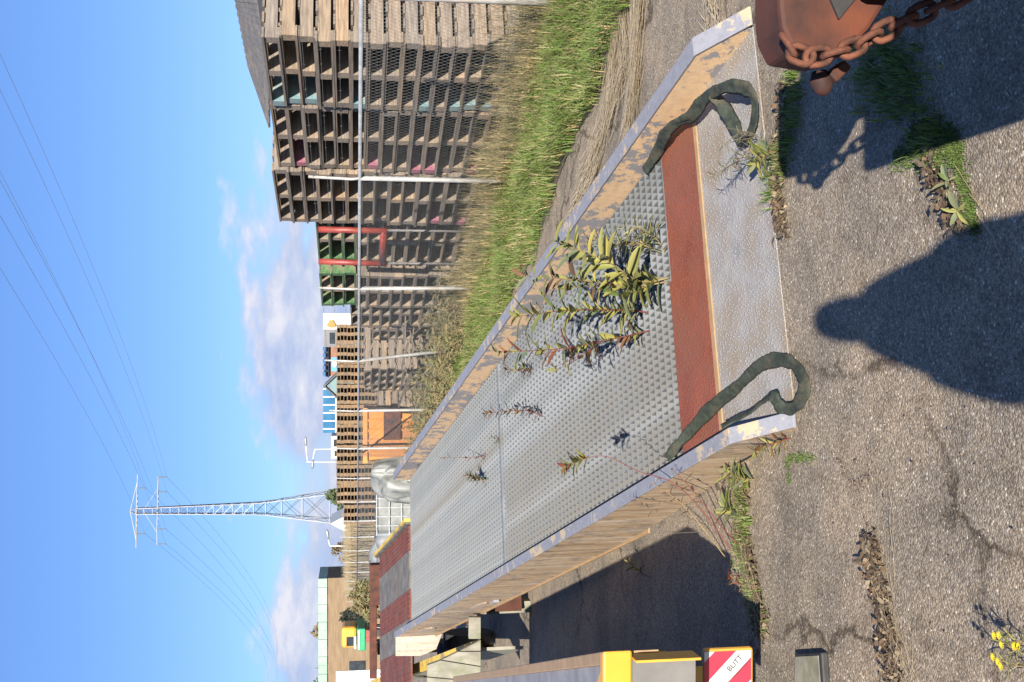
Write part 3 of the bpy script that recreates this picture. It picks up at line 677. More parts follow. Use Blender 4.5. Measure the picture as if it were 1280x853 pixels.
# lower, shaded stacks further along
for s0, w, d, h, n, t, desc in ((10.6, 1.3, 1.2, .19, 10, 1.4, 'low stack past the green pallets'), (12.1, 1.3, 1.2, .19, 9, 1.9, 'low stack left of the leaning fence post'), (13.7, 1.2, 1.1, .18, 8, 2.2, 'low stack beside the timber heap'), (15.2, 1.2, 1.1, .18, 9, 1.6, 'shaded stack right of the skip'), (16.7, 1.2, 1.1, .175, 9, 1.9, 'shaded stack next to the skip'), (18.2, 1.2, 1.1, .18, 7, 1.5, 'lowest stack beside the skip')):
    for k in range(n):
        pallet(s0, t, .005 + k * h, w, d, h, 'dark pallet, %s from top of the %s' % (ORD[n - 1 - k] if n - 1 - k else 'first', desc), 'stacked pallets behind the fence')
# far wall of pale pallets: built small, one mesh each
mb = MB()
w, d, h = .8, 1.2, .144
for x in (0, .33, .66): mb.box(x, x + .14, 0, d, .022, .122)
mb.box(0, .14, 0, d, 0, .021); mb.box(.33, .47, 0, d, 0, .021); mb.box(.66, .80, 0, d, 0, .021)
for k in range(4): mb.box(-.0, .80, k * .3, k * .3 + .2, .123, .143)
mb.box(.01, .79, .56, .60, .001, .122)  # closer added at mid-depth so the openings read dark
fm = mb.mesh('wooden_pallet', M['wood_far'])
FY = 44.0
xr = atY(430, 396, FY).x; xl = atY(430, 656, FY).x
ncol = int((xr - xl) / .84)
for c in range(ncol):
    n = 18 if c > 0 else 16
    for k in range(n):
        o = link('wooden_pallet', fm); o.location = (xl + c * .84 + U(-.012, .012), FY + U(-.02, .02) + (.3 if c % 3 == 1 else 0), .004 + k * .1445); o.rotation_euler = (0, 0, R(U(-.8, .8)))
        tag(o, 'small pale wooden pallet in the far wall of pallet stacks', 'pallet', 'far wall of pale pallets')
# red steel frame
fr = thing('steel_frame', 'red tubular steel frame between the tall and the green pallet stacks', 'steel frame', fp(6.7, .6))
def hitT(x, y, t):
    v = ray(x, y); k = (t - (CAMP - FO).dot(fb)) / v.dot(fb); return CAMP + v * k
T_ = .7
for a, b in (((398, 287), (484, 289)), ((398, 327), (484, 330))):
    MB().tube([hitT(*a, T_), hitT(*b, T_)], .045, 10).build('rail', M['redpaint'], fr, smooth=True)
for x in (478, 482): pass
MB().tube([hitT(479, 288, T_), hitT(479, 330, T_)], .05, 10).build('cross_tube', M['redpaint'], fr, smooth=True)
for y in (288, 329):
    a = hitT(482, y, T_); MB().tube([a, Vector((a.x, a.y, 0))], .018, 8).build('foot', M['darkgrey'], fr, smooth=True)

# ================================================================== THINGS BEHIND THE FENCE
sk = thing('orange_skip', 'orange steel skip container behind the fence beside the pale tarpaulin', 'skip', atY(520, 545, 26))
Y = 25.0; a = atY(455, 512, Y); b = atY(527, 575, Y); zt = a.z; x1 = a.x; x0 = b.x
mb = MB(); mb.hexa([(x0 + .15, Y, .12), (x1 - .15, Y, .12), (x1 - .15, Y + 1.8, .12), (x0 + .15, Y + 1.8, .12), (x0, Y - .1, zt), (x1, Y - .1, zt), (x1, Y + 1.9, zt), (x0, Y + 1.9, zt)]); mb.build('body', M['orange'], sk, bevel=.02)
mb = MB(); mb.box(x0 - .04, x1 + .04, Y - .16, Y - .08, zt - .08, zt + .03); mb.build('rim', M['orange'], sk)
for k in range(4):
    x = x0 + .25 + (x1 - x0 - .5) * k / 3; MB().hexa([(x - .03, Y - .05, .2), (x + .03, Y - .05, .2), (x + .03, Y + .05, .2), (x - .03, Y + .05, .2), (x - .03, Y - .15, zt - .09), (x + .03, Y - .15, zt - .09), (x + .03, Y, zt - .09), (x - .03, Y, zt - .09)]).build('rib', M['orange'], sk)
MB().box(x0 + .5, x0 + 1.2, Y - .14, Y - .06, .75, 1.15).build('hatch', M['rust'], sk)
for x in (x0 + .3, x1 - .3): MB().box(x - .1, x + .1, Y - .1, Y + 1.8, 0, .119).build('skid', M['rust'], sk)
def lump(name, cx, cy, rx, ry, h, mat, label, cat, seed, flat=.0):
    rr = random.Random(seed); mb = MB(); nu, nv = 72, 22; ph = [rr.uniform(0, 6) for _ in range(8)]
    for j in range(nv + 1):
        a = j / nv * math.pi / 2
        for i in range(nu):
            t = 2 * math.pi * i / nu; r = 1 + .10 * math.sin(3 * t + ph[0]) + .07 * math.sin(5 * t + ph[1] + a * 3) + .05 * math.sin(9 * t + ph[2] - a * 5) + .035 * math.sin(17 * t + ph[5] + 4 * a) + .025 * math.sin(29 * t + ph[6] - 9 * a)
            ca = math.cos(a) ** (.35); z = h * math.sin(a) ** .8 * (1 + .10 * math.sin(2 * t + ph[3]) + .06 * math.sin(4 * t + 6 * a + ph[4]) + .05 * math.sin(11 * t + 13 * a + ph[7]) * math.cos(a))
            mb.v.append((cx + rx * r * ca * math.cos(t), cy + ry * r * ca * math.sin(t), max(0, z)))
    for j in range(nv):
        for i in range(nu): mb.f.append((j * nu + i, j * nu + (i + 1) % nu, (j + 1) * nu + (i + 1) % nu, (j + 1) * nu + i))
    o = mb.build(name, mat, smooth=True); return tag(o, label, cat)
p = atY(480, 634, 27); tot = thing('liquid_tote', 'pale white liquid tote in a grey wire cage behind the fence', 'liquid tote', (p.x, 27, 0))
MB().box(p.x - .68, p.x + .68, 27, 28, .16, 1.28).build('tank', M['tarp'], tot, bevel=.08)
for k in range(7): MB().box(p.x - .72 + k * .235, p.x - .70 + k * .235, 26.96, 26.985, .14, 1.3).build('cage_bar', M['galv'], tot)
for k in range(4): MB().box(p.x - .72, p.x + .73, 26.94, 26.958, .3 + k * .32, .325 + k * .32).build('cage_bar', M['galv'], tot)
MB().box(p.x - .7, p.x + .7, 27, 28, 0, .14).build('base', M['darkgrey'], tot)
p = atY(470, 600, 26); lump('tarpaulin_heap', p.x, 26.5, .7, .5, 1.25, M['tarp'], 'crumpled pale tarpaulin heap between the skip and the tote', 'tarpaulin', 3)
p = atY(480, 672, 30); lump('tarpaulin_heap', p.x, 30, 1.2, .8, 1.15, M['greytarp'], 'dark grey tarpaulin heap left of the white tote', 'tarpaulin', 5)
p = atY(480, 700, 34); lump('tarpaulin_heap', p.x, 34, 1.6, .8, 1.2, M['greytarp'], 'long dark grey tarpaulin heap beyond the striped ramp', 'tarpaulin', 9)
# loose timber pile in the shade behind the leaning post
rr = random.Random(21)
for k in range(26):
    c = fp(11.3 + rr.uniform(0, 4), 1.2 + rr.uniform(-.1, .8), .08 + .05 * k * .6 + rr.uniform(0, .1)); an = rr.uniform(-.6, .6) + FANG; ln = rr.uniform(.5, 1.0)
    o = MB().box(-ln, ln, -.05, .05, -.014, .014).build('loose_plank', M['wood_x']); o.location = c; o.rotation_euler = (rr.uniform(-.3, .3), rr.uniform(-.25, .25), an)
    tag(o, 'loose weathered plank in the timber heap behind the leaning fence post', 'plank', 'planks of the timber heap')

# grey shed roof above the nearest pallets
sh = thing('storage_shed', 'shed with weathered grey sheet roof rising behind the nearest pallets', 'shed', fp(5, 5))
def at_t(x, y, t): return hitT(x, y, t)
e1 = at_t(338, 152, 4.0); zE = e1.z
ra = at_t(289, -30, 6.5); rb_ = at_t(311, 82, 6.5); rc_ = at_t(338, 160, 4.0); rd = at_t(338, -60, 4.0)
for k in range(24):
    t0, t1 = k / 24, (k + 1) / 24
    A0, A1 = ra.lerp(rb_, t0), ra.lerp(rb_, t1); D0, D1 = rd.lerp(rc_, t0), rd.lerp(rc_, t1 - .003)
    nrm = (A1 - A0).cross(D0 - A0).normalized() * (.02 + .012 * (k % 2))
    MB().hexa([D0, D1, A1, A0, D0 - nrm, D1 - nrm, A1 - nrm, A0 - nrm] if nrm.z < 0 else [D0, D1, A1, A0, D0 + nrm, D1 + nrm, A1 + nrm, A0 + nrm]).build('roof_sheet', M['roofgrey'], sh)
ds = (rc_ - FO).dot(fa); dr = (rd - FO).dot(fa)
mb = MB(); mb.fbox(lambda a_, b_, c_: fp(a_, b_, c_), dr + .1, ds - .1, 4.1, 4.2, 0, zE - .05); mb.build('wall', M['greyclad'], sh)
mb = MB(); mb.fbox(lambda a_, b_, c_: fp(a_, b_, c_), ds - .35, ds - .25, 4.2, 8.5, 0, zE - .05); mb.build('wall', M['greyclad'], sh)

# ================================================================== BACKGROUND BUILDINGS
def bld(name, label, cat, Y, depth, parts, base=None):
    root = thing(name, label, cat, (atY(440, (parts[0][2] + parts[0][3]) / 2, Y).x, Y, 0))
    for nm, mt, y0, y1, xt, xb, dy in parts:      # image span -> box standing at distance Y
        xr_ = atY(445, y0, Y).x; xl_ = atY(445, y1, Y).x; zt_ = atY(xt, (y0 + y1) / 2, Y).z; zb_ = max(0, atY(xb, (y0 + y1) / 2, Y).z) if xb else 0
        MB().box(xl_, xr_, Y - dy, Y - dy + (depth if nm in ('wall', 'roof') else .12), zb_, zt_).build(nm, M[mt], root)
    return root
bld('shop_building', 'white flat-roofed building with an orange logo beyond the pallets', 'building', 90, 14, [('wall', 'white', 392, 412, 404, None, 0)])
o = bpy.context.scene.objects['shop_building']
pts = [atY(414 + 5 * math.cos(a) * (1 + .3 * math.sin(3 * a)), 405 + 5 * math.sin(a), 89.9) for a in [k * math.pi / 8 for k in range(16)]]
MB().prism(pts, (0, -.08, 0)).build('logo', M['orange'], o)
bld('dark_building', 'dark grey flat-roofed building next to the white one', 'building', 92, 14, [('wall', 'greyclad', 412, 434, 405, None, 0), ('window', 'glass', 416, 430, 412, 418, .1)])
hs = bld('brick_house', 'brick house with dark solar roof and blue sign beyond the pallets', 'house', 95, 9, [('wall', 'redbrick', 434, 470, 411, None, 0), ('sign', 'bluesign', 447, 464, 414, 425, .3)])
Y = 95.0; xa, xb = atY(405, 433, Y).x, atY(405, 472, Y).x; za, zb = atY(405, 450, Y + 4).z - 1, atY(411, 450, Y).z
MB().hexa([(xb, Y - .4, zb), (xa, Y - .4, zb), (xa, Y + 9.4, zb), (xb, Y + 9.4, zb), (xb, Y + 4, za + 1), (xa, Y + 4, za + 1), (xa, Y + 5, za + 1), (xb, Y + 5, za + 1)]).build('roof', M['slate'], hs)
for k in range(5):
    x = xb + (xa - xb) * (k + .15) / 5; x2 = xb + (xa - xb) * (k + .85) / 5
    MB().hexa([(x, Y - .1, zb + .22), (x2, Y - .1, zb + .22), (x2, Y + 3.5, za + 1.02), (x, Y + 3.5, za + 1.02), (x, Y - .12, zb + .3), (x2, Y - .12, zb + .3), (x2, Y + 3.48, za + 1.1), (x, Y + 3.48, za + 1.1)]).build('solar_panel', M['glass'], hs)
MB().prism([atY(418 + 3 * math.cos(k * .785), 455 + 4.5 * math.sin(k * .785), 94.6) for k in range(8)], (0, -.03, 0)).build('sign_emblem', M['white'], [c for c in hs.children if c.name.startswith('sign')][0])
gb = thing('gable_house', 'teal clad gable end between the brick house and the blue front', 'house', atY(440, 482, 88))
Y = 88.0; l_, r_ = atY(445, 497, Y).x, atY(445, 468, Y).x; zz = atY(424, 482, Y).z; zp = atY(408, 482, Y).z
MB().prism([(l_, Y, 0), (r_, Y, 0), (r_, Y, zz), ((l_ + r_) / 2, Y, zp), (l_, Y, zz)], (0, 8, 0)).build('wall', M['teal'], gb)
for a_, b_ in (((r_ + .3, zz - .2), ((l_ + r_) / 2, zp + .1)), ((l_ - .3, zz - .2), ((l_ + r_) / 2, zp + .1))):
    MB().hexa([(a_[0], Y - .3, a_[1]), (b_[0], Y - .3, b_[1]), (b_[0], Y + 8, b_[1]), (a_[0], Y + 8, a_[1]), (a_[0], Y - .3, a_[1] + .18), (b_[0], Y - .3, b_[1] + .18), (b_[0], Y + 8, b_[1] + .18), (a_[0], Y + 8, a_[1] + .18)]).build('roof', M['slate'], gb)
bl = bld('glass_building', 'bright blue glass-fronted building beyond the pallets', 'building', 98, 10, [('wall', 'blueglass', 484, 541, 404, None, 0)])
for k in range(6): bld_y = 486 + k * 10; xx = atY(445, bld_y, 97.9).x; MB().box(xx - .06, xx + .06, 97.86, 97.98, 0, atY(404, bld_y, 98).z).build('mullion', M['white'], bl)
for z in (2.4, 3.6): MB().box(atY(445, 541, 98).x, atY(445, 484, 98).x, 97.8, 97.85, z, z + .1).build('transom', M['white'], bl)
cb = bld('site_cabin', 'small white site cabin with dark window beside the street lamps', 'cabin', 80, 3, [('wall', 'white', 545, 573, 414, None, 0), ('window', 'glass', 549, 558, 417, 424, .08), ('window', 'glass', 563, 570, 418, 424, .08)])
br_ = thing('brick_building', 'long brown brick building with pale green fascia on the far left', 'building', (-30, 78, 0))
Y = 78.0; xR = atY(440, 722, Y).x; xL = xR - 26; zt = atY(398, 780, Y).z; zf = atY(409, 780, Y).z
MB().box(xL, xR, Y, Y + 4, 0, zf).build('wall', M['brickwall'], br_)
for k in range(40):
    x = xR - .64 * k; MB().box(x - .62, x, Y - .12 - .03 * (k % 2), Y + 4, zf + .005, zt).build('fascia_panel', M['greenfascia'], br_)
wy = atY(445, 838, Y).x; wd = MB().box(wy - 4, wy, Y - .08, Y - .01, 0, atY(420, 845, Y).z).build('door', M['white'], br_)
for k in range(5): MB().box(wy - 4, wy, Y - .11, Y - .082, .45 + k * .5, .48 + k * .5).build('door_rib', M['galv'], wd)
MB().box(xR - 12.6, xR - 12.4, Y - .12, Y - .01, 0, zf).build('downpipe', M['greyclad'], br_)
for k in range(3): MB().box(xR - 4.6 - k * 3.0, xR - 3.2 - k * 3.0, Y - .05, Y - .01, 1.1, 2.3).build('window', M['glass'], br_)

# street lamps
def lamp(y0, ytop, xtop, Y, label, arms=1):
    b = atY(445, y0, Y); b.z = 0; t = atY(xtop, y0, Y); e = atY(xtop - 1.5, ytop, Y); root = thing('street_lamp', label, 'street lamp', b, 'street lamps beyond the pallets')
    MB().tube(bez([b, t - Vector((0, 0, .5)), t + (e - t) * .12 - Vector((0, 0, .05)), e]), .05, 8).build('pole', M['white'], root, smooth=True)
    d = (e - t).normalized(); MB().tube([e - d * .05, e + d * .2, e + d * .55, e + d * .7], [.05, .10, .10, .04], 8).build('lamp_head', M['galv'], root, smooth=True)
lamp(578, 557, 384, 85, 'tall white street lamp with its arm to the right of the pylon')
lamp(562, 575, 393, 80, 'shorter white street lamp next to the white cabin')
lamp(683, 674, 412, 75, 'thin white street lamp in front of the far trees')

# ================================================================== POWER LINE
py = thing('power_pylon', 'tall grey lattice electricity pylon with two cross arms', 'pylon', atY(445, 640, 205))
PY = 205.0; base = atY(430, 633, PY); base.z = 0; topz = atY(163, 650, PY).z; pc = Vector((base.x, PY, 0))
def hw(z):
    f = z / topz
    return 3.6 - 5.6 * f if f < .45 else max(.35, 1.08 - (f - .45) * 1.1)
mb = MB(); lv = [0]; z = 0
while z < topz - 1.2: z += max(1.6, hw(z) * 1.9); lv.append(min(z, topz - 1))
corner = lambda z, i: pc + Vector(((hw(z)) * (1, 1, -1, -1)[i], hw(z) * (1, -1, -1, 1)[i], z))
for i in range(4):
    mb = MB(); mb.tube([corner(z, i) for z in lv] + [pc + Vector((0, 0, topz))], .105, 4); mb.build('leg', M['steelgrey'], py)
mb = MB()
for a, b in zip(lv, lv[1:]):
    for i in range(4):
        j = (i + 1) % 4; mb.tube([corner(a, i), corner(b, j)], .05, 3, False); mb.tube([corner(a, j), corner(b, i)], .05, 3, False); mb.tube([corner(b, i), corner(b, j)], .05, 3, False)
mb.build('lattice', M['steelgrey'], py)
ddir = Vector((.388, -.92, 0)).normalized(); adir = Vector((1, .1, 0)).normalized()
arms = [(atY(171, 650, PY).z, 6.9), (atY(197, 650, PY).z, 6.4)]
tips = []
for k, (z, hl) in enumerate(arms):
    mb = MB()
    for sg in (-1, 1):
        c = pc + Vector((0, 0, z)); e = c + adir * (hl * sg)
        mb.tube([c + Vector((0, .4, 0)), e], .1, 4, False); mb.tube([c + Vector((0, -.4, 0)), e], .1, 4, False); mb.tube([c + Vector((0, 0, 2.6 if k else 1.2)), e.lerp(c, .35 if k else .2)], .08, 4, False)
        for q in range(7): mb.tube([c.lerp(e, q / 7) + Vector((0, .35 * (1 - q / 7), 0)), c.lerp(e, (q + 1) / 7) - Vector((0, .35 * (1 - q / 7), 0))], .06, 3, False)
    mb.build('cross_arm', M['steelgrey'], py)
    for off in ((-.98, -.55, .55, .98) if k else (-.62, .62)):
        a = pc + adir * (hl * off) + Vector((0, 0, z - .1)); b = a - Vector((0, 0, 1.5)); MB().tube([a, b], .13, 6).build('insulator', M['ceramic'], py); tips.append(b)
    if False: tips += [pc + adir * (hl * .99 * s_2) + Vector((0, 0, z + .2)) for s_2 in (-1, 1)]
for k, tpt in enumerate(tips):
    for dd, L_, nm in ((ddir, 320, 'near'), (-ddir, 300, 'far')):
        P = []
        for q in range(41):
            f = q / 40; p = tpt + dd * (L_ * f); p.z -= 4 * (7.5 if nm == 'near' else 6.5) * f * (1 - f); P.append(p)
        mb = MB(); mb.tube(P, .022, 3, False)
        o = mb.build('power_line', M['greyclad']); tag(o, 'thin power line running from the pylon %s' % ('over the yard' if nm == 'near' else 'away to the far left'), 'power line', 'power lines over the yard' if nm == 'near' else 'power lines leaving the pylon')

# ================================================================== TREES AND BUSHES
def leafcloud(mb, c, rx, ry, rz, n, size, rr):
    for _ in range(n):
        while True:
            d = Vector((rr.uniform(-1, 1), rr.uniform(-1, 1), rr.uniform(-1, 1)))
            if .25 < d.length < 1: break
        p = Vector((c.x + d.x * rx, c.y + d.y * ry, c.z + d.z * rz)); s = size * rr.uniform(.5, 1.3)
        a = Vector((rr.uniform(-1, 1), rr.uniform(-1, 1), rr.uniform(-1, 1))).normalized(); b = a.orthogonal().normalized()
        i = len(mb.v); mb.v += [tuple(p - a * s), tuple(p + b * s * .5), tuple(p + a * s), tuple(p - b * s * .5)]; mb.f.append((i, i + 1, i + 2, i + 3))
def tree(x, y, Y, xtop, wpx, mat, label, seed, n=900, cat='tree', name='tree', lobes=9, leaf=.12):
    rr = random.Random(seed); b = atY(445, y, Y); b.z = 0; zt = atY(xtop, y, Y).z; w = wpx * Y / F / 2
    root = thing(name, label, cat, b)
    tr = MB(); tr.tube([b, b + Vector((rr.uniform(-.1, .1), 0, zt * .45)), b + Vector((rr.uniform(-.3, .3), 0, zt * .9))], [.035 * zt, .024 * zt, .006 * zt], 7)
    crn = MB()
    for k in range(lobes):
        c = b + Vector((rr.uniform(-.75, .75) * w, rr.uniform(-.6, .6) * w, zt * rr.uniform(.42, .86))); st = b + Vector((0, 0, zt * rr.uniform(.25, .5)))
        tr.tube([st, st.lerp(c, .6) + Vector((0, 0, .1)), c], [.014 * zt, .008 * zt, .003 * zt], 5)
        leafcloud(crn, c, w * rr.uniform(.3, .5), w * .4, zt * rr.uniform(.1, .16), n // lobes, leaf, rr)
    tr.build('trunk', M['bark'], root); crn.build('crown', mat, root)
tree(0, 622, 110, 404, 34, M['crown'], 'dark green tree at the foot of the pylon', 3, 900, leaf=.28)
tree(0, 685, 105, 410, 40, M['crownbrown'], 'bare brownish tree left of the pylon behind the reeds', 4, 700, leaf=.2)
tree(0, 790, 125, 388, 44, M['crownbrown'], 'brownish tree top behind the brick building', 5, 700, leaf=.25)
tree(0, 835, 125, 386, 50, M['crown'], 'green tree top behind the far end of the brick building', 6, 800, leaf=.25)
tree(0, 772, 60, 420, 22, M['conifer'], 'dark narrow conifer in front of the brick building', 8, 1200, leaf=.12, lobes=14)
tree(0, 752, 50, 433, 42, M['bush'], 'olive brown bush in front of the brick building', 9, 1500, 'bush', 'bush', 12, .10)
tree(0, 738, 42, 430, 26, M['bush'], 'small bush at the far end of the fence', 19, 900, 'bush', 'bush', 10, .09)
mb = MB(); rr = random.Random(5)
for k in range(5200):
    x0 = atY(445, rr.uniform(640, 742), 58).x; Yk = rr.uniform(57, 64); b = Vector((x0 * Yk / 58, Yk, 0)); h_ = rr.uniform(1.6, 2.7)
    mb.blade(b, b + Vector((rr.uniform(-.2, .2), rr.uniform(-.2, .2), h_)), (.03, 0, 0), (rr.uniform(-.1, .1), 0, 0))
o = mb.build('reed_bed', M['reeds'], kind='stuff'); tag(o, 'belt of dry brown reeds behind the fence near the pylon', 'reeds')
tn = thing('white_tent', 'white tent roof beyond the reeds under the pylon', 'tent', atY(445, 656, 90))
a = atY(430, 664, 90); b = atY(430, 646, 90); c = atY(413, 655, 90)
MB().prism([(a.x, 90, 0), (b.x, 90, 0), (b.x, 90, b.z), (c.x, 90, c.z), (a.x, 90, a.z)], (0, 5, 0)).build('canopy', M['white'], tn)
MB().box((a.x + b.x) / 2 - .5, (a.x + b.x) / 2 + .5, 89.9, 89.98, 0, 2.0).build('opening', M['greyclad'], tn)

# small yellow and green machine by the brick building
vm = thing('utility_tractor', 'small tractor with yellow cab and green body by the brick building', 'tractor', atY(445, 798, 55)); Y = 55.0
def vb(nm, mt, x0, x1, y0, y1, d0, d1, par=vm, bev=.04):
    a = atY(x0, y1, Y); b = atY(x1, y0, Y); return MB().box(a.x, b.x, Y + d0, Y + d1, b.z, a.z).build(nm, M[mt], par, bevel=bev)
cab = vb('cab', 'yellow', 427, 446, 784, 811, 0, 1.4, bev=.15)
vb('window', 'glass', 433, 442, 796, 808, -.03, -.005, cab, 0); vb('window_frame', 'white', 442.5, 445, 795, 811, -.06, -.01, cab, 0)
bd = vb('body', 'vgreen', 446.3, 457, 784, 812, -.3, 1.8, bev=.06); vb('grille', 'white', 448, 449.5, 786, 810, -.34, -.305, bd, 0)
vb('bumper', 'redpaint', 457.3, 466, 785, 800, -.4, .4)
for y in (788, 807):
    c = atY(472, y, Y - .1); c.z = .55; wh = MB().tube([c - Vector((.18, 0, 0)), c + Vector((.18, 0, 0))], .55, 20).build('wheel', M['black'], vm); MB().tube([c - Vector((.2, 0, 0)), c + Vector((.2, 0, 0))], .24, 12).build('rim', M['white'], wh)

# ================================================================== LIFTING SLINGS
def webbing(name, label, pts, width, thick, twist):
    P = bez(pts, 11); mb = MB(); n = len(P); rs = random.Random(int(width * 1e5)); ph = [rs.uniform(0, 6) for _ in range(6)]
    for k, p in enumerate(P):
        d = (P[min(k + 1, n - 1)] - P[max(k - 1, 0)]).normalized(); x = d.cross(Vector((0, 0, 1)));
        x = x.normalized() if x.length > 1e-4 else Vector((1, 0, 0))
        x = Matrix.Rotation(twist(k / n), 3, d) @ x; y = x.cross(d).normalized(); wv_ = width * (1 + .13 * math.sin(k * .21 + ph[0]) + .07 * math.sin(k * .63 + ph[1]) + rs.uniform(-.04, .04)) / 2
        fold = .9 * math.sin(k * .17 + ph[2]); crs = .5 * math.sin(k * .45 + ph[3])
        for a, b in ((-1, -.2), (-.85, .35), (-.3 + .2 * fold, 1.0 + .5 * fold), (.1 + .15 * crs, .25 - .5 * crs), (.55, .9 - .5 * fold), (1, -.1), (.5, -.9), (-.4, -.9)):
            mb.v.append(tuple(p + x * (a * wv_) + y * (b * thick / 2) + Vector((rs.uniform(-.0012, .0012), rs.uniform(-.0012, .0012), rs.uniform(-.0012, .0012)))))
    m_ = 8
    for k in range(n - 1):
        for j in range(m_):
            a = k * m_ + j; b = k * m_ + (j + 1) % m_; mb.f.append((a, b, b + m_, a + m_))
    mb.f.append(tuple(range(m_ - 1, -1, -1))); mb.f.append(tuple((n - 1) * m_ + j for j in range(m_)))
    o = mb.build(name, M['sling'], smooth=True); return tag(o, label, 'lifting sling')
def sl(pxs):
    out = []
    for x, y, w in pxs:
        p = deck(x, y, w)
        if p.z < .03: p = gnd(x, y, .03)
        out.append(p)
    return out
webbing('lifting_sling', 'dark green lifting sling looped over the left corner of the toe plate',
        sl([(834, 573, .10), (842, 562, .08), (862, 540, .04), (889, 511, .035), (922, 483, .04), (950, 457, .05), (976, 450, .05), (994, 458, .045), (1005, 480, .03), (1000, 500, .03), (988, 511, .04), (974, 508, .06), (966, 495, .07), (957, 499, .06), (938, 514, .07), (920, 524, .10), (902, 534, .15)]), .060, .015, lambda t: .15 + .55 * math.sin(t * 9))
webbing('lifting_sling', 'dark green lifting sling hanging off the right kerb onto the toe plate',
        sl([(806, 214, .03), (823, 188, .04), (832, 168, .10), (846, 154, .10), (864, 146, .08), (881, 124, .10), (905, 110, .12), (928, 110, .10), (942, 122, .07), (943, 148, .04), (934, 172, .03), (926, 176, .03), (916, 154, .04), (903, 132, .06), (890, 118, .10)]), .063, .015, lambda t: .45 + .6 * math.sin(t * 8))

# ================================================================== GRASS AND STRAW
rg = random.Random(11)
def tuft(mb, p, n, h, spread, w, lean=.35, rr=rg):
    for _ in range(n):
        a = rr.uniform(0, 6.283); d = Vector((math.cos(a), math.sin(a), 0)); hh_ = h * rr.uniform(.45, 1.1)
        b = p + d * (spread * rr.random()); side = Vector((-d.y, d.x, 0)) * w * rr.uniform(.6, 1.2); l = rr.uniform(0, lean) * hh_
        mb.blade(b, b + d * l + Vector((0, 0, hh_)), side, d * (-.25 * l) + Vector((0, 0, .06 * hh_)))
mb = MB(); md = MB()
for _ in range(15000):
    s = rg.random() ** 1.5 * 25 - 2.2; t = rg.uniform(-1.55, .75); p = fp(s, t, .012)
    edge = (p.x - yard_edge(p.y))
    if edge < rg.uniform(-.12, .1): continue
    clump = .5 + .5 * math.sin(s * 2.7 + math.sin(t * 5) * 1.5) * math.sin(t * 4.1 + s * .7)
    h = (.10 + .16 * clump) * (1 + .5 * max(0, t)); sc = 1 + s * .03
    if t > -.1 and rg.random() < .45: tuft(md, p, 4, h * 1.7, .06, .0045 * sc, .6)
    else: tuft(mb if rg.random() < .84 else md, p, 6, h, .07, .0042 * sc, 1.7)
o = mb.build('verge_grass', M['grass'], kind='stuff'); tag(o, 'green grass verge between the ramp and the fence', 'grass')
for _ in range(1700):     # tall dry stalks along the fence foot
    s = rg.random() ** 1.7 * 12 - 1.8; t = rg.gauss(.1, .3); p = fp(s, t, .01); hgt = rg.uniform(.3, .95) * (1 if s < 4 else .7)
    ang = rg.gauss(.0, .5); d = fa * (-math.sin(ang) * hgt * .9) + fb * rg.uniform(-.1, .1) * hgt
    md.blade(p, p + d + Vector((0, 0, hgt * math.cos(ang))), fa * .0035, (0, 0, .05 * hgt))
o = md.build('dry_grass', M['drygrass'], kind='stuff'); tag(o, 'tall dry grass standing along the foot of the fence', 'dry grass')
mb = MB()     # flattened straw
def strew(mb, px, n, width, ln, jit=.18, z=.012, hw_=.0034):
    P = [gnd(*q) for q in px]
    for _ in range(n):
        k = rg.randrange(len(P) - 1); f = rg.random(); p = P[k].lerp(P[k + 1], f); d = (P[k + 1] - P[k]).normalized(); nn = Vector((-d.y, d.x, 0))
        p = p + nn * rg.gauss(0, width); dd = (d + nn * rg.gauss(0, jit)).normalized() * ln * rg.uniform(.4, 1.2) * rg.choice((-1, 1)); zz = z + rg.random() * .03
        mb.blade(p + Vector((0, 0, zz)), p + dd + Vector((0, 0, zz + rg.uniform(-.008, .02))), nn * hw_, nn * rg.gauss(0, .01))
strew(mb, [(806, -30), (800, 40), (797, 100), (788, 165)], 650, .045, .45); strew(mb, [(776, 40), (765, 130), (742, 215), (722, 262)], 650, .08, .4)
strew(mb, [(778, 0), (786, 70), (772, 130)], 200, .06, .4); strew(mb, [(890, -30), (893, 10), (905, 42)], 45, .06, .35, .2)
strew(mb, [(760, 70), (770, 20), (775, -20)], 160, .10, .35, .4)
strew(mb, [(752, 640), (760, 620)], 2, .02, .3)
o = mb.build('flattened_straw', M['straw'], kind='stuff'); tag(o, 'flattened dry straw along the edge of the grass verge', 'straw')
# weeds behind the fence, darker and mixed
mb = MB()
for _ in range(900):
    s = rg.uniform(7.5, 26); t = rg.uniform(-.4, .9); p = fp(s, t, .0); h = rg.uniform(.25, .75) * (.6 + .5 * abs(math.sin(s * 1.9)))
    st = p + Vector((rg.uniform(-.15, .15), rg.uniform(-.15, .15), h))
    mb.tube([p, st], .004, 3, False)
    for k in range(14):
        q = p.lerp(st, rg.uniform(.2, 1)); d = Vector((rg.uniform(-1, 1), rg.uniform(-1, 1), rg.uniform(-.4, .8))).normalized()
        mb.blade(q, q + d * rg.uniform(.06, .16), d.orthogonal().normalized() * .012, (0, 0, .01))
o = mb.build('fence_weeds', M['bush'], kind='stuff'); tag(o, 'tangle of brown green weeds along the far part of the fence', 'weeds')

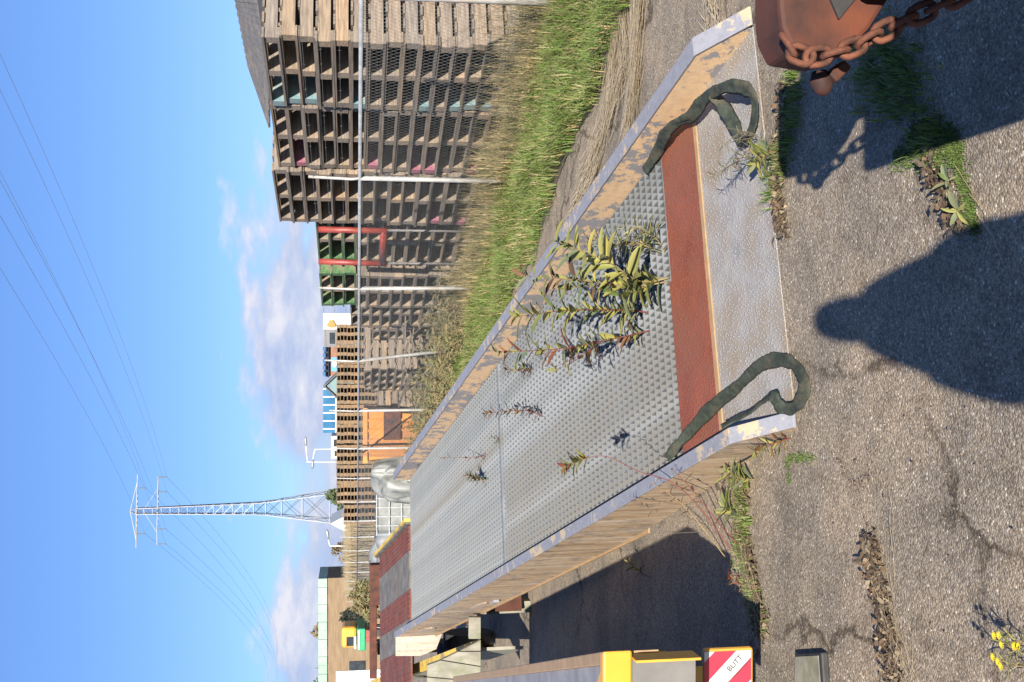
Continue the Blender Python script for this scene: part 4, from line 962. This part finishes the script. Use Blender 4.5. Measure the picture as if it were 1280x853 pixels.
# moss, tufts and litter on the asphalt
def patch(px, n, h, w, mat, name, label, cat, spread=.03, lean=.8, z=.003, mats=None):
    mb = MB(); P = [gnd(*q) for q in px]
    for _ in range(n):
        k = rg.randrange(len(P) - 1); p = P[k].lerp(P[k + 1], rg.random()) + Vector((rg.gauss(0, spread), rg.gauss(0, spread), z)); tuft(mb, p, 5, h, .02, w, lean)
    o = mb.build(name, M[mat], kind='stuff'); tag(o, label, cat); return o
def litter(px, n, size, spread, mat, name, label, cat):
    mb = MB(); P = [gnd(*q) for q in px]
    for _ in range(n):
        k = rg.randrange(len(P) - 1); p = P[k].lerp(P[k + 1], rg.random()) + Vector((rg.gauss(0, spread), rg.gauss(0, spread), rg.uniform(.003, .03)))
        a = rg.uniform(0, 6.28); d = Vector((math.cos(a), math.sin(a), rg.uniform(-.3, .3))) * size * rg.uniform(.4, 1.3); mb.blade(p, p + d, Vector((-math.sin(a), math.cos(a), rg.uniform(-.4, .4))) * size * rg.uniform(.08, .3), (0, 0, size * .2))
    o = mb.build(name, M[mat], kind='stuff'); tag(o, label, cat); return o
patch([(1120, 205), (1150, 160), (1185, 165), (1200, 190), (1170, 200), (1135, 195)], 600, .011, .0022, 'moss', 'moss_patch', 'green moss patch in the asphalt below the coupling shadow', 'moss', .022)
patch([(1195, 185), (1205, 225), (1215, 260), (1222, 290)], 300, .010, .0022, 'moss', 'moss_patch', 'narrow strip of moss in the crack pointing at the photographer shadow', 'moss', .010)
litter([(1165, 195), (1175, 225), (1188, 258), (1200, 275)], 150, .035, .022, 'litter', 'leaf_litter', 'red brown leaf litter beside the moss strip', 'leaf litter')
patch([(1160, 150), (1175, 165), (1140, 190)], 40, .05, .0022, 'grass', 'grass_tuft', 'small grass tuft at the rim of the coupling shadow', 'grass', .02, .9)
patch([(985, 30), (1000, 110), (992, 170), (975, 215), (968, 240)], 190, .06, .0022, 'grass', 'grass_tuft', 'grass tuft growing at the right end of the toe plate', 'grass', .035, .9)
litter([(985, 100), (978, 180), (975, 250), (983, 290)], 420, .045, .022, 'litter', 'leaf_litter', 'brown leaf litter along the front edge of the toe plate', 'leaf litter')
patch([(1030, 20), (1100, 60), (1150, 110), (1080, 110)], 380, .05, .0024, 'grass', 'grass_patch', 'shaded grass patch on the asphalt under the rusty coupling', 'grass', .06, .9)
patch([(925, 590), (935, 640), (932, 690), (945, 740), (955, 782)], 230, .055, .0025, 'grass', 'grass_tuft', 'grass clump growing in the joint beside the left side of the ramp', 'grass', .030, 1.0)
litter([(905, 575), (930, 610), (928, 660), (938, 700), (948, 750), (955, 788)], 1100, .045, .035, 'litter', 'leaf_litter', 'heap of dead leaves and stalks beside the left side of the ramp', 'leaf litter')
mb = MB()
strew(mb, [(925, 600), (930, 680), (945, 740), (955, 785)], 240, .04, .14, .7, .015, .0014); strew(mb, [(1105, 700), (1120, 760), (1140, 853)], 60, .035, .15, .5, .01, .0012); strew(mb, [(1122, 650), (1124, 700)], 4, .006, .14, .03, .008, .0018); strew(mb, [(1190, 185), (1230, 275)], 3, .004, .2, .05, .01, .0018)
o = mb.build('dead_stalks', M['straw'], kind='stuff'); tag(o, 'loose pale dead stalks lying on the asphalt', 'straw')
litter([(1090, 680), (1100, 720), (1112, 780), (1125, 853), (1120, 900)], 900, .035, .030, 'litter', 'leaf_litter', 'dark heap of rotten leaves on the asphalt at the lower left', 'leaf litter')
litter([(1046, 563), (1058, 585), (1066, 600), (1078, 604), (1092, 596), (1100, 545), (1092, 596), (1078, 604), (1080, 640)], 320, .008, .006, 'litter', 'crack_litter', 'dirt filled branching crack left of the photographer shadow', 'crack litter')
patch([(985, 572), (1020, 572)], 60, .012, .002, 'moss', 'moss_patch', 'small moss patch in the crack near the left sling', 'moss', .008)
patch([(985, 572), (988, 605)], 30, .010, .002, 'moss', 'moss_patch', 'thin vertical moss streak near the left sling', 'moss', .005)
litter([(1000, 640), (800, 700), (1200, 450), (1150, 560), (1260, 620)], 130, .014, .25, 'litter', 'scattered_litter', 'tiny scattered leaf crumbs on the asphalt', 'leaf litter')
litter([(1000, 640), (1050, 520), (1200, 530), (1260, 620), (1100, 720)], 220, .007, .35, 'straw', 'pale_chips', 'tiny pale chips scattered on the asphalt', 'grit')

# ================================================================== WEEDS ON AND AROUND THE RAMP
def leaf_mesh(name, mat, L_=1.0, W=.29):
    mb = MB(); n = 5
    for k in range(n + 1):
        f = k / n; w = W * math.sin(math.pi * min(.98, f * .9 + .06)) ** .8 * .5; z = -.22 * f * f
        mb.v += [(f * L_, -w, z + .06 * w / W), (f * L_, 0, z - .02), (f * L_, w, z + .06 * w / W)]
    for k in range(n):
        a = k * 3; mb.f += [(a, a + 3, a + 4, a + 1), (a + 1, a + 4, a + 5, a + 2)]
    return mb.mesh(name, mat, True)
LM = {k: leaf_mesh('leaf', M[k]) for k in ('leaf', 'leafgrey', 'leafdead', 'leafred')}
LN = {k: leaf_mesh('leaf', M[k], 1, .11) for k in ('leaf', 'leafgrey', 'leafdead', 'leafred')}
rw = random.Random(31)
def weed(label, pts, n, ll, mats, stem='stem', r=.004, start=.12, name='weed_plant', cat='weed', narrow=False, group=None, fork=0):
    P = bez(pts, 6); root = thing(name, label, cat, P[0], group)
    MB().tube(P, [r * (1 - .75 * k / len(P)) for k in range(len(P))], 6).build('stem', M[stem], root, smooth=True)
    lines = [P]
    for f in range(fork):
        k = int(len(P) * rw.uniform(.2, .6)); q = P[k]; d = (P[min(k + 3, len(P) - 1)] - q).normalized(); d = (d + Vector((rw.uniform(-.7, .7), rw.uniform(-.4, .4), rw.uniform(0, .4)))).normalized()
        ln = (P[-1] - P[0]).length * rw.uniform(.25, .45); B = bez([q, q + d * ln * .5, q + d * ln + Vector((0, 0, ln * .15))], 5)
        MB().tube(B, [r * .6 * (1 - .7 * j / len(B)) for j in range(len(B))], 5).build('branch', M[stem], root, smooth=True); lines.append(B)
    for j in range(n):
        Lr = lines[0] if (fork == 0 or rw.random() < (.75 if fork < 4 else .45)) else rw.choice(lines[1:]); f = start + (1 - start) * ((j + rw.random()) / n if Lr is P else rw.random())
        x = f * (len(Lr) - 1); k = min(int(x), len(Lr) - 2); p = Lr[k].lerp(Lr[k + 1], x - k); d = (Lr[k + 1] - Lr[k]).normalized()
        a = j * 2.4 + rw.uniform(-.3, .3); o1 = d.orthogonal().normalized(); out = (Matrix.Rotation(a, 3, d) @ o1); ax = (out * rw.uniform(.65, 1.0) + d * rw.uniform(.25, .9)).normalized()
        zx = (d - ax * d.dot(ax)); zx = zx.normalized() if zx.length > 1e-3 else Vector((0, 0, 1)); yx = zx.cross(ax)
        s = 1.58 * ll * rw.uniform(.6, 1.15) * (1 - .35 * max(0, f - .75) / .25)
        mk = rw.choice(mats); o = link('leaf', (LN if narrow else LM)[mk], root)
        o.matrix_basis = Matrix.Translation(p) @ Matrix((ax, yx, zx)).transposed().to_4x4() @ Matrix.Diagonal((s, s * rw.uniform(.7, 1.2), s, 1))
    return root
def dk(x, y): return deck(x, y, -.02)
def up_(root, x, y, dY=0): return atY(x, y, root.y + dY)
b = dk(838, 347); weed('tall yellow green weed with paired leaves at the red strip on the ramp', [b, up_(b, 800, 352), up_(b, 760, 328, -.1), up_(b, 690, 300, -.2)], 60, .105, ['leaf', 'leaf', 'leaf', 'leafgrey'], r=.006, fork=1)
b = dk(836, 352); weed('bushy weed leaning over the right kerb beside the red strip', [b, up_(b, 790, 358), up_(b, 720, 350, -.1), up_(b, 655, 345, -.2)], 64, .08, ['leaf', 'leaf', 'leafgrey', 'leafdead'], r=.005, fork=2)
b = dk(812, 391); weed('straight weed with opposite pale leaves in the middle of the three on the grating', [b, up_(b, 775, 388), up_(b, 710, 388), up_(b, 645, 396)], 52, .10, ['leaf', 'leaf', 'leaf', 'leaf', 'leafgrey'], stem='redstem', r=.005, start=.15)
b = dk(814, 413); weed('straggly weed with withered red leaves nearest the camera on the grating', [b, up_(b, 775, 422), up_(b, 700, 436), up_(b, 620, 440)], 84, .075, ['leaf', 'leafgrey', 'leafred', 'leafdead', 'leaf'], stem='redstem', r=.005, fork=3)
b = dk(826, 318); weed('fine grey green weed in front of the right kerb on the grating', [b, up_(b, 800, 305), up_(b, 770, 300), up_(b, 735, 300)], 70, .065, ['leafgrey', 'leafgrey', 'leaf'], r=.004, fork=5, narrow=True, start=.05)
b = dk(832, 322); weed('fine grey green weed lying along the red strip', [b, up_(b, 822, 300), up_(b, 800, 285), up_(b, 770, 282)], 40, .06, ['leafgrey', 'leaf'], r=.003, fork=3, narrow=True, start=.05)
b = dk(682, 522); weed('small withered red sprig lying across the grating joint', [b, up_(b, 660, 514), up_(b, 632, 514), up_(b, 605, 517)], 34, .05, ['leafred', 'leafdead', 'leafdead'], stem='redstem', r=.003)
b = dk(668, 462); weed('withered red brown sprig at the right end of the grating joint', [b, up_(b, 655, 462), up_(b, 630, 462)], 24, .05, ['leafred', 'leafdead', 'leaf'], stem='redstem', r=.003)
b = dk(612, 600); weed('dry brown seed head clump on the upper grating panel', [b, up_(b, 600, 600), up_(b, 578, 592)], 46, .05, ['leafdead', 'leafdead', 'leafgrey'], r=.004, fork=4, start=.1)
b = dk(610, 570); weed('thin withered twig on the upper grating panel', [b, up_(b, 590, 572), up_(b, 548, 572)], 14, .035, ['leafred', 'leafdead'], stem='redstem', r=.0025)
b = dk(628, 555); weed('tiny dry sprig just past the grating joint', [b, up_(b, 622, 550), up_(b, 612, 546)], 12, .04, ['leafdead', 'leafgrey'], r=.0025)
b = dk(528, 580); weed('thin green shoot at the foot of the right kerb far up the ramp', [b, up_(b, 520, 577), up_(b, 500, 575)], 10, .06, ['leaf', 'leafgrey'], r=.0025, narrow=True)
# arching red stems from the joint beside the ramp
b = gnd(925, 705); weed('arching red stem with a yellow green leafy tip reaching over the left kerb', [b, up_(b, 885, 648, .02), up_(b, 845, 606, .04), up_(b, 800, 590, .06), up_(b, 752, 570, .08), up_(b, 706, 583, .10)], 20, .07, ['leaf', 'leaf', 'leafred'], stem='redstem', r=.004, start=.86)
b = gnd(930, 690); weed('bare red stem arching up beside the left kerb', [b, up_(b, 895, 650), up_(b, 865, 612), up_(b, 838, 585)], 8, .03, ['leafred', 'leafdead'], stem='redstem', r=.004, start=.5)
b = gnd(918, 712); weed('brownish bare stem crossing the machine shadow', [b, up_(b, 880, 662), up_(b, 850, 628), up_(b, 815, 604)], 10, .03, ['leafdead', 'leafred'], stem='stem', r=.004, start=.5)
b = gnd(935, 735); weed('short red sprig at the edge of the machine shadow', [b, up_(b, 920, 728), up_(b, 910, 722)], 16, .035, ['leafred'], stem='redstem', r=.003)
b = gnd(905, 690); weed('thin bare twig leaning towards the ramp side', [b, up_(b, 870, 660, .1), up_(b, 820, 640, .2), up_(b, 790, 622, .25)], 6, .03, ['leafdead'], stem='bark', r=.0028, fork=2, start=.6)
b = gnd(812, 722); weed('small sprig with a green tip growing below the ramp side', [b, up_(b, 800, 715), up_(b, 782, 700)], 14, .05, ['leaf', 'leafdead'], stem='redstem', r=.003, start=.4)
b = gnd(988, 548); weed('red and yellow sprig by the left corner of the toe plate', [b, up_(b, 975, 552), up_(b, 955, 558), up_(b, 944, 566)], 22, .045, ['leafred', 'leaf', 'leafred'], stem='redstem', r=.003)
b = gnd(945, 600); weed('low green weed at the foot of the left kerb', [b, up_(b, 925, 598), up_(b, 905, 590)], 26, .05, ['leaf', 'leafgrey'], r=.003, fork=2)
b = gnd(925, 640); weed('leafy green weed in the leaf heap beside the ramp', [b, up_(b, 915, 640), up_(b, 905, 636)], 26, .06, ['leaf', 'leafgrey'], r=.003, fork=2)
b = gnd(963, 205); weed('twiggy grey aster sprawling over the front of the toe plate', [b, up_(b, 940, 190), up_(b, 915, 205), up_(b, 890, 220)], 60, .035, ['leafgrey', 'leafdead', 'leafgrey'], stem='bark', r=.004, fork=9, narrow=True, start=.1)
b = gnd(970, 190); weed('green leafy weed at the right front corner of the toe plate', [b, up_(b, 955, 195), up_(b, 945, 205)], 30, .06, ['leaf', 'leafgrey'], r=.003, fork=3)
b = gnd(960, 180); weed('fine pale twig lying beside the right sling', [b, up_(b, 930, 165), up_(b, 895, 190)], 30, .03, ['leafgrey', 'leafdead'], stem='bark', r=.003, fork=6, narrow=True, start=.1)
b = gnd(1192, 230); weed('broad green rosette weed beside the moss strip', [b, b + Vector((0, 0, .015)), b + Vector((.01, -.01, .03))], 10, .045, ['leaf', 'leafgrey'], r=.003, start=.1)
b = gnd(1205, 262); weed('second green rosette weed at the end of the moss strip', [b, b + Vector((0, 0, .015)), b + Vector((-.01, -.01, .03))], 10, .04, ['leaf', 'leafgrey'], r=.003, start=.1)
# ragwort with yellow flowers at the lower left
for k, (x, y, xt, yt) in enumerate(((1300, 838, 1248, 800), (1305, 850, 1250, 826), (1310, 825, 1270, 800))):
    b = gnd(x, y); tip = up_(b, xt, yt); root = weed(['yellow flowering weed highest in the lower left corner', 'yellow flowering weed nearest the left edge in the lower corner', 'short yellow flowering weed in the lower left corner'][k], [b, b.lerp(tip, .5) + Vector((.01, 0, 0)), tip], 14, .03, ['leafgrey', 'leaf'], r=.0022, narrow=True, fork=2)
    for q in range(3):
        c = tip + Vector((rw.uniform(-.02, .02), rw.uniform(-.02, .02), rw.uniform(-.01, .01))); mb = MB()
        for a in range(12):
            an = a * .5236; d = Vector((math.cos(an), math.sin(an), .25)); mb.blade(c, c + d * .013, Vector((-math.sin(an), math.cos(an), 0)) * .0028, (0, 0, .002))
        mb.build('flower_head', M['flower'], root)

# ================================================================== PERSON TAKING THE PICTURE (stands behind the lens)
pe = thing('person', 'person in a dark jacket holding a camera up, seen only by the shadow', 'person', (.05, -.28, 0))
bx, by = .08, -.26
def skin(name, V, E, rad, mat, root=0):
    me = bpy.data.meshes.new(name); me.from_pydata([tuple(v) for v in V], E, []); me.materials.append(mat); o = link(name, me, pe)
    sk_ = o.modifiers.new('skin', 'SKIN'); 
    for i, r in enumerate(rad): me.skin_vertices[0].data[i].radius = (r, r) if not isinstance(r, tuple) else r
    me.skin_vertices[0].data[root].use_root = True; sb_ = o.modifiers.new('sub', 'SUBSURF'); sb_.levels = sb_.render_levels = 2; return o
def ensure(o): 
    if not o.data.skin_vertices: o.data.skin_vertices.new()
V = [(bx, by, .98), (bx, by, 1.2), (bx, by - .02, 1.42), (bx, by, 1.55), (bx, by + .02, 1.74), (bx, by + .03, 1.90),
     (bx - .17, by, 1.44), (bx - .19, by + .08, 1.24), (bx - .10, by + .15, 1.52), (bx - .05, by + .16, 1.64),
     (bx + .17, by, 1.44), (bx + .21, by + .08, 1.20), (bx + .11, by + .15, 1.52), (bx + .06, by + .16, 1.64),
     (bx - .11, by, .90), (bx - .12, by + .02, .50), (bx - .13, by - .02, .08), (bx - .14, by + .14, .04),
     (bx + .11, by, .90), (bx + .12, by + .02, .50), (bx + .13, by - .02, .08), (bx + .14, by + .14, .04)]
E_ = [(0, 1), (1, 2), (2, 3), (3, 4), (4, 5), (2, 6), (6, 7), (7, 8), (8, 9), (2, 10), (10, 11), (11, 12), (12, 13), (0, 14), (14, 15), (15, 16), (16, 17), (0, 18), (18, 19), (19, 20), (20, 21)]
rad = [(.19, .13), (.19, .13), (.19, .13), .08, .105, .075, .09, .085, .07, .055, .09, .085, .07, .055, .10, .075, .055, .045, .10, .075, .055, .045]
me = bpy.data.meshes.new('body'); me.from_pydata(V, E_, []); me.materials.append(M['cloth'])
o = bpy.data.objects.new('body', me); COL.objects.link(o); o.parent = pe; o.matrix_parent_inverse = Matrix.Translation(-pe.location)
md_ = o.modifiers.new('skin', 'SKIN')
if not me.skin_vertices:
    bpy.context.view_layer.objects.active = o; me.update()
for i, r in enumerate(rad):
    me.skin_vertices[0].data[i].radius = r if isinstance(r, tuple) else (r, r); me.skin_vertices[0].data[i].use_root = (i == 0)
sb2 = o.modifiers.new('sub', 'SUBSURF'); sb2.levels = sb2.render_levels = 2
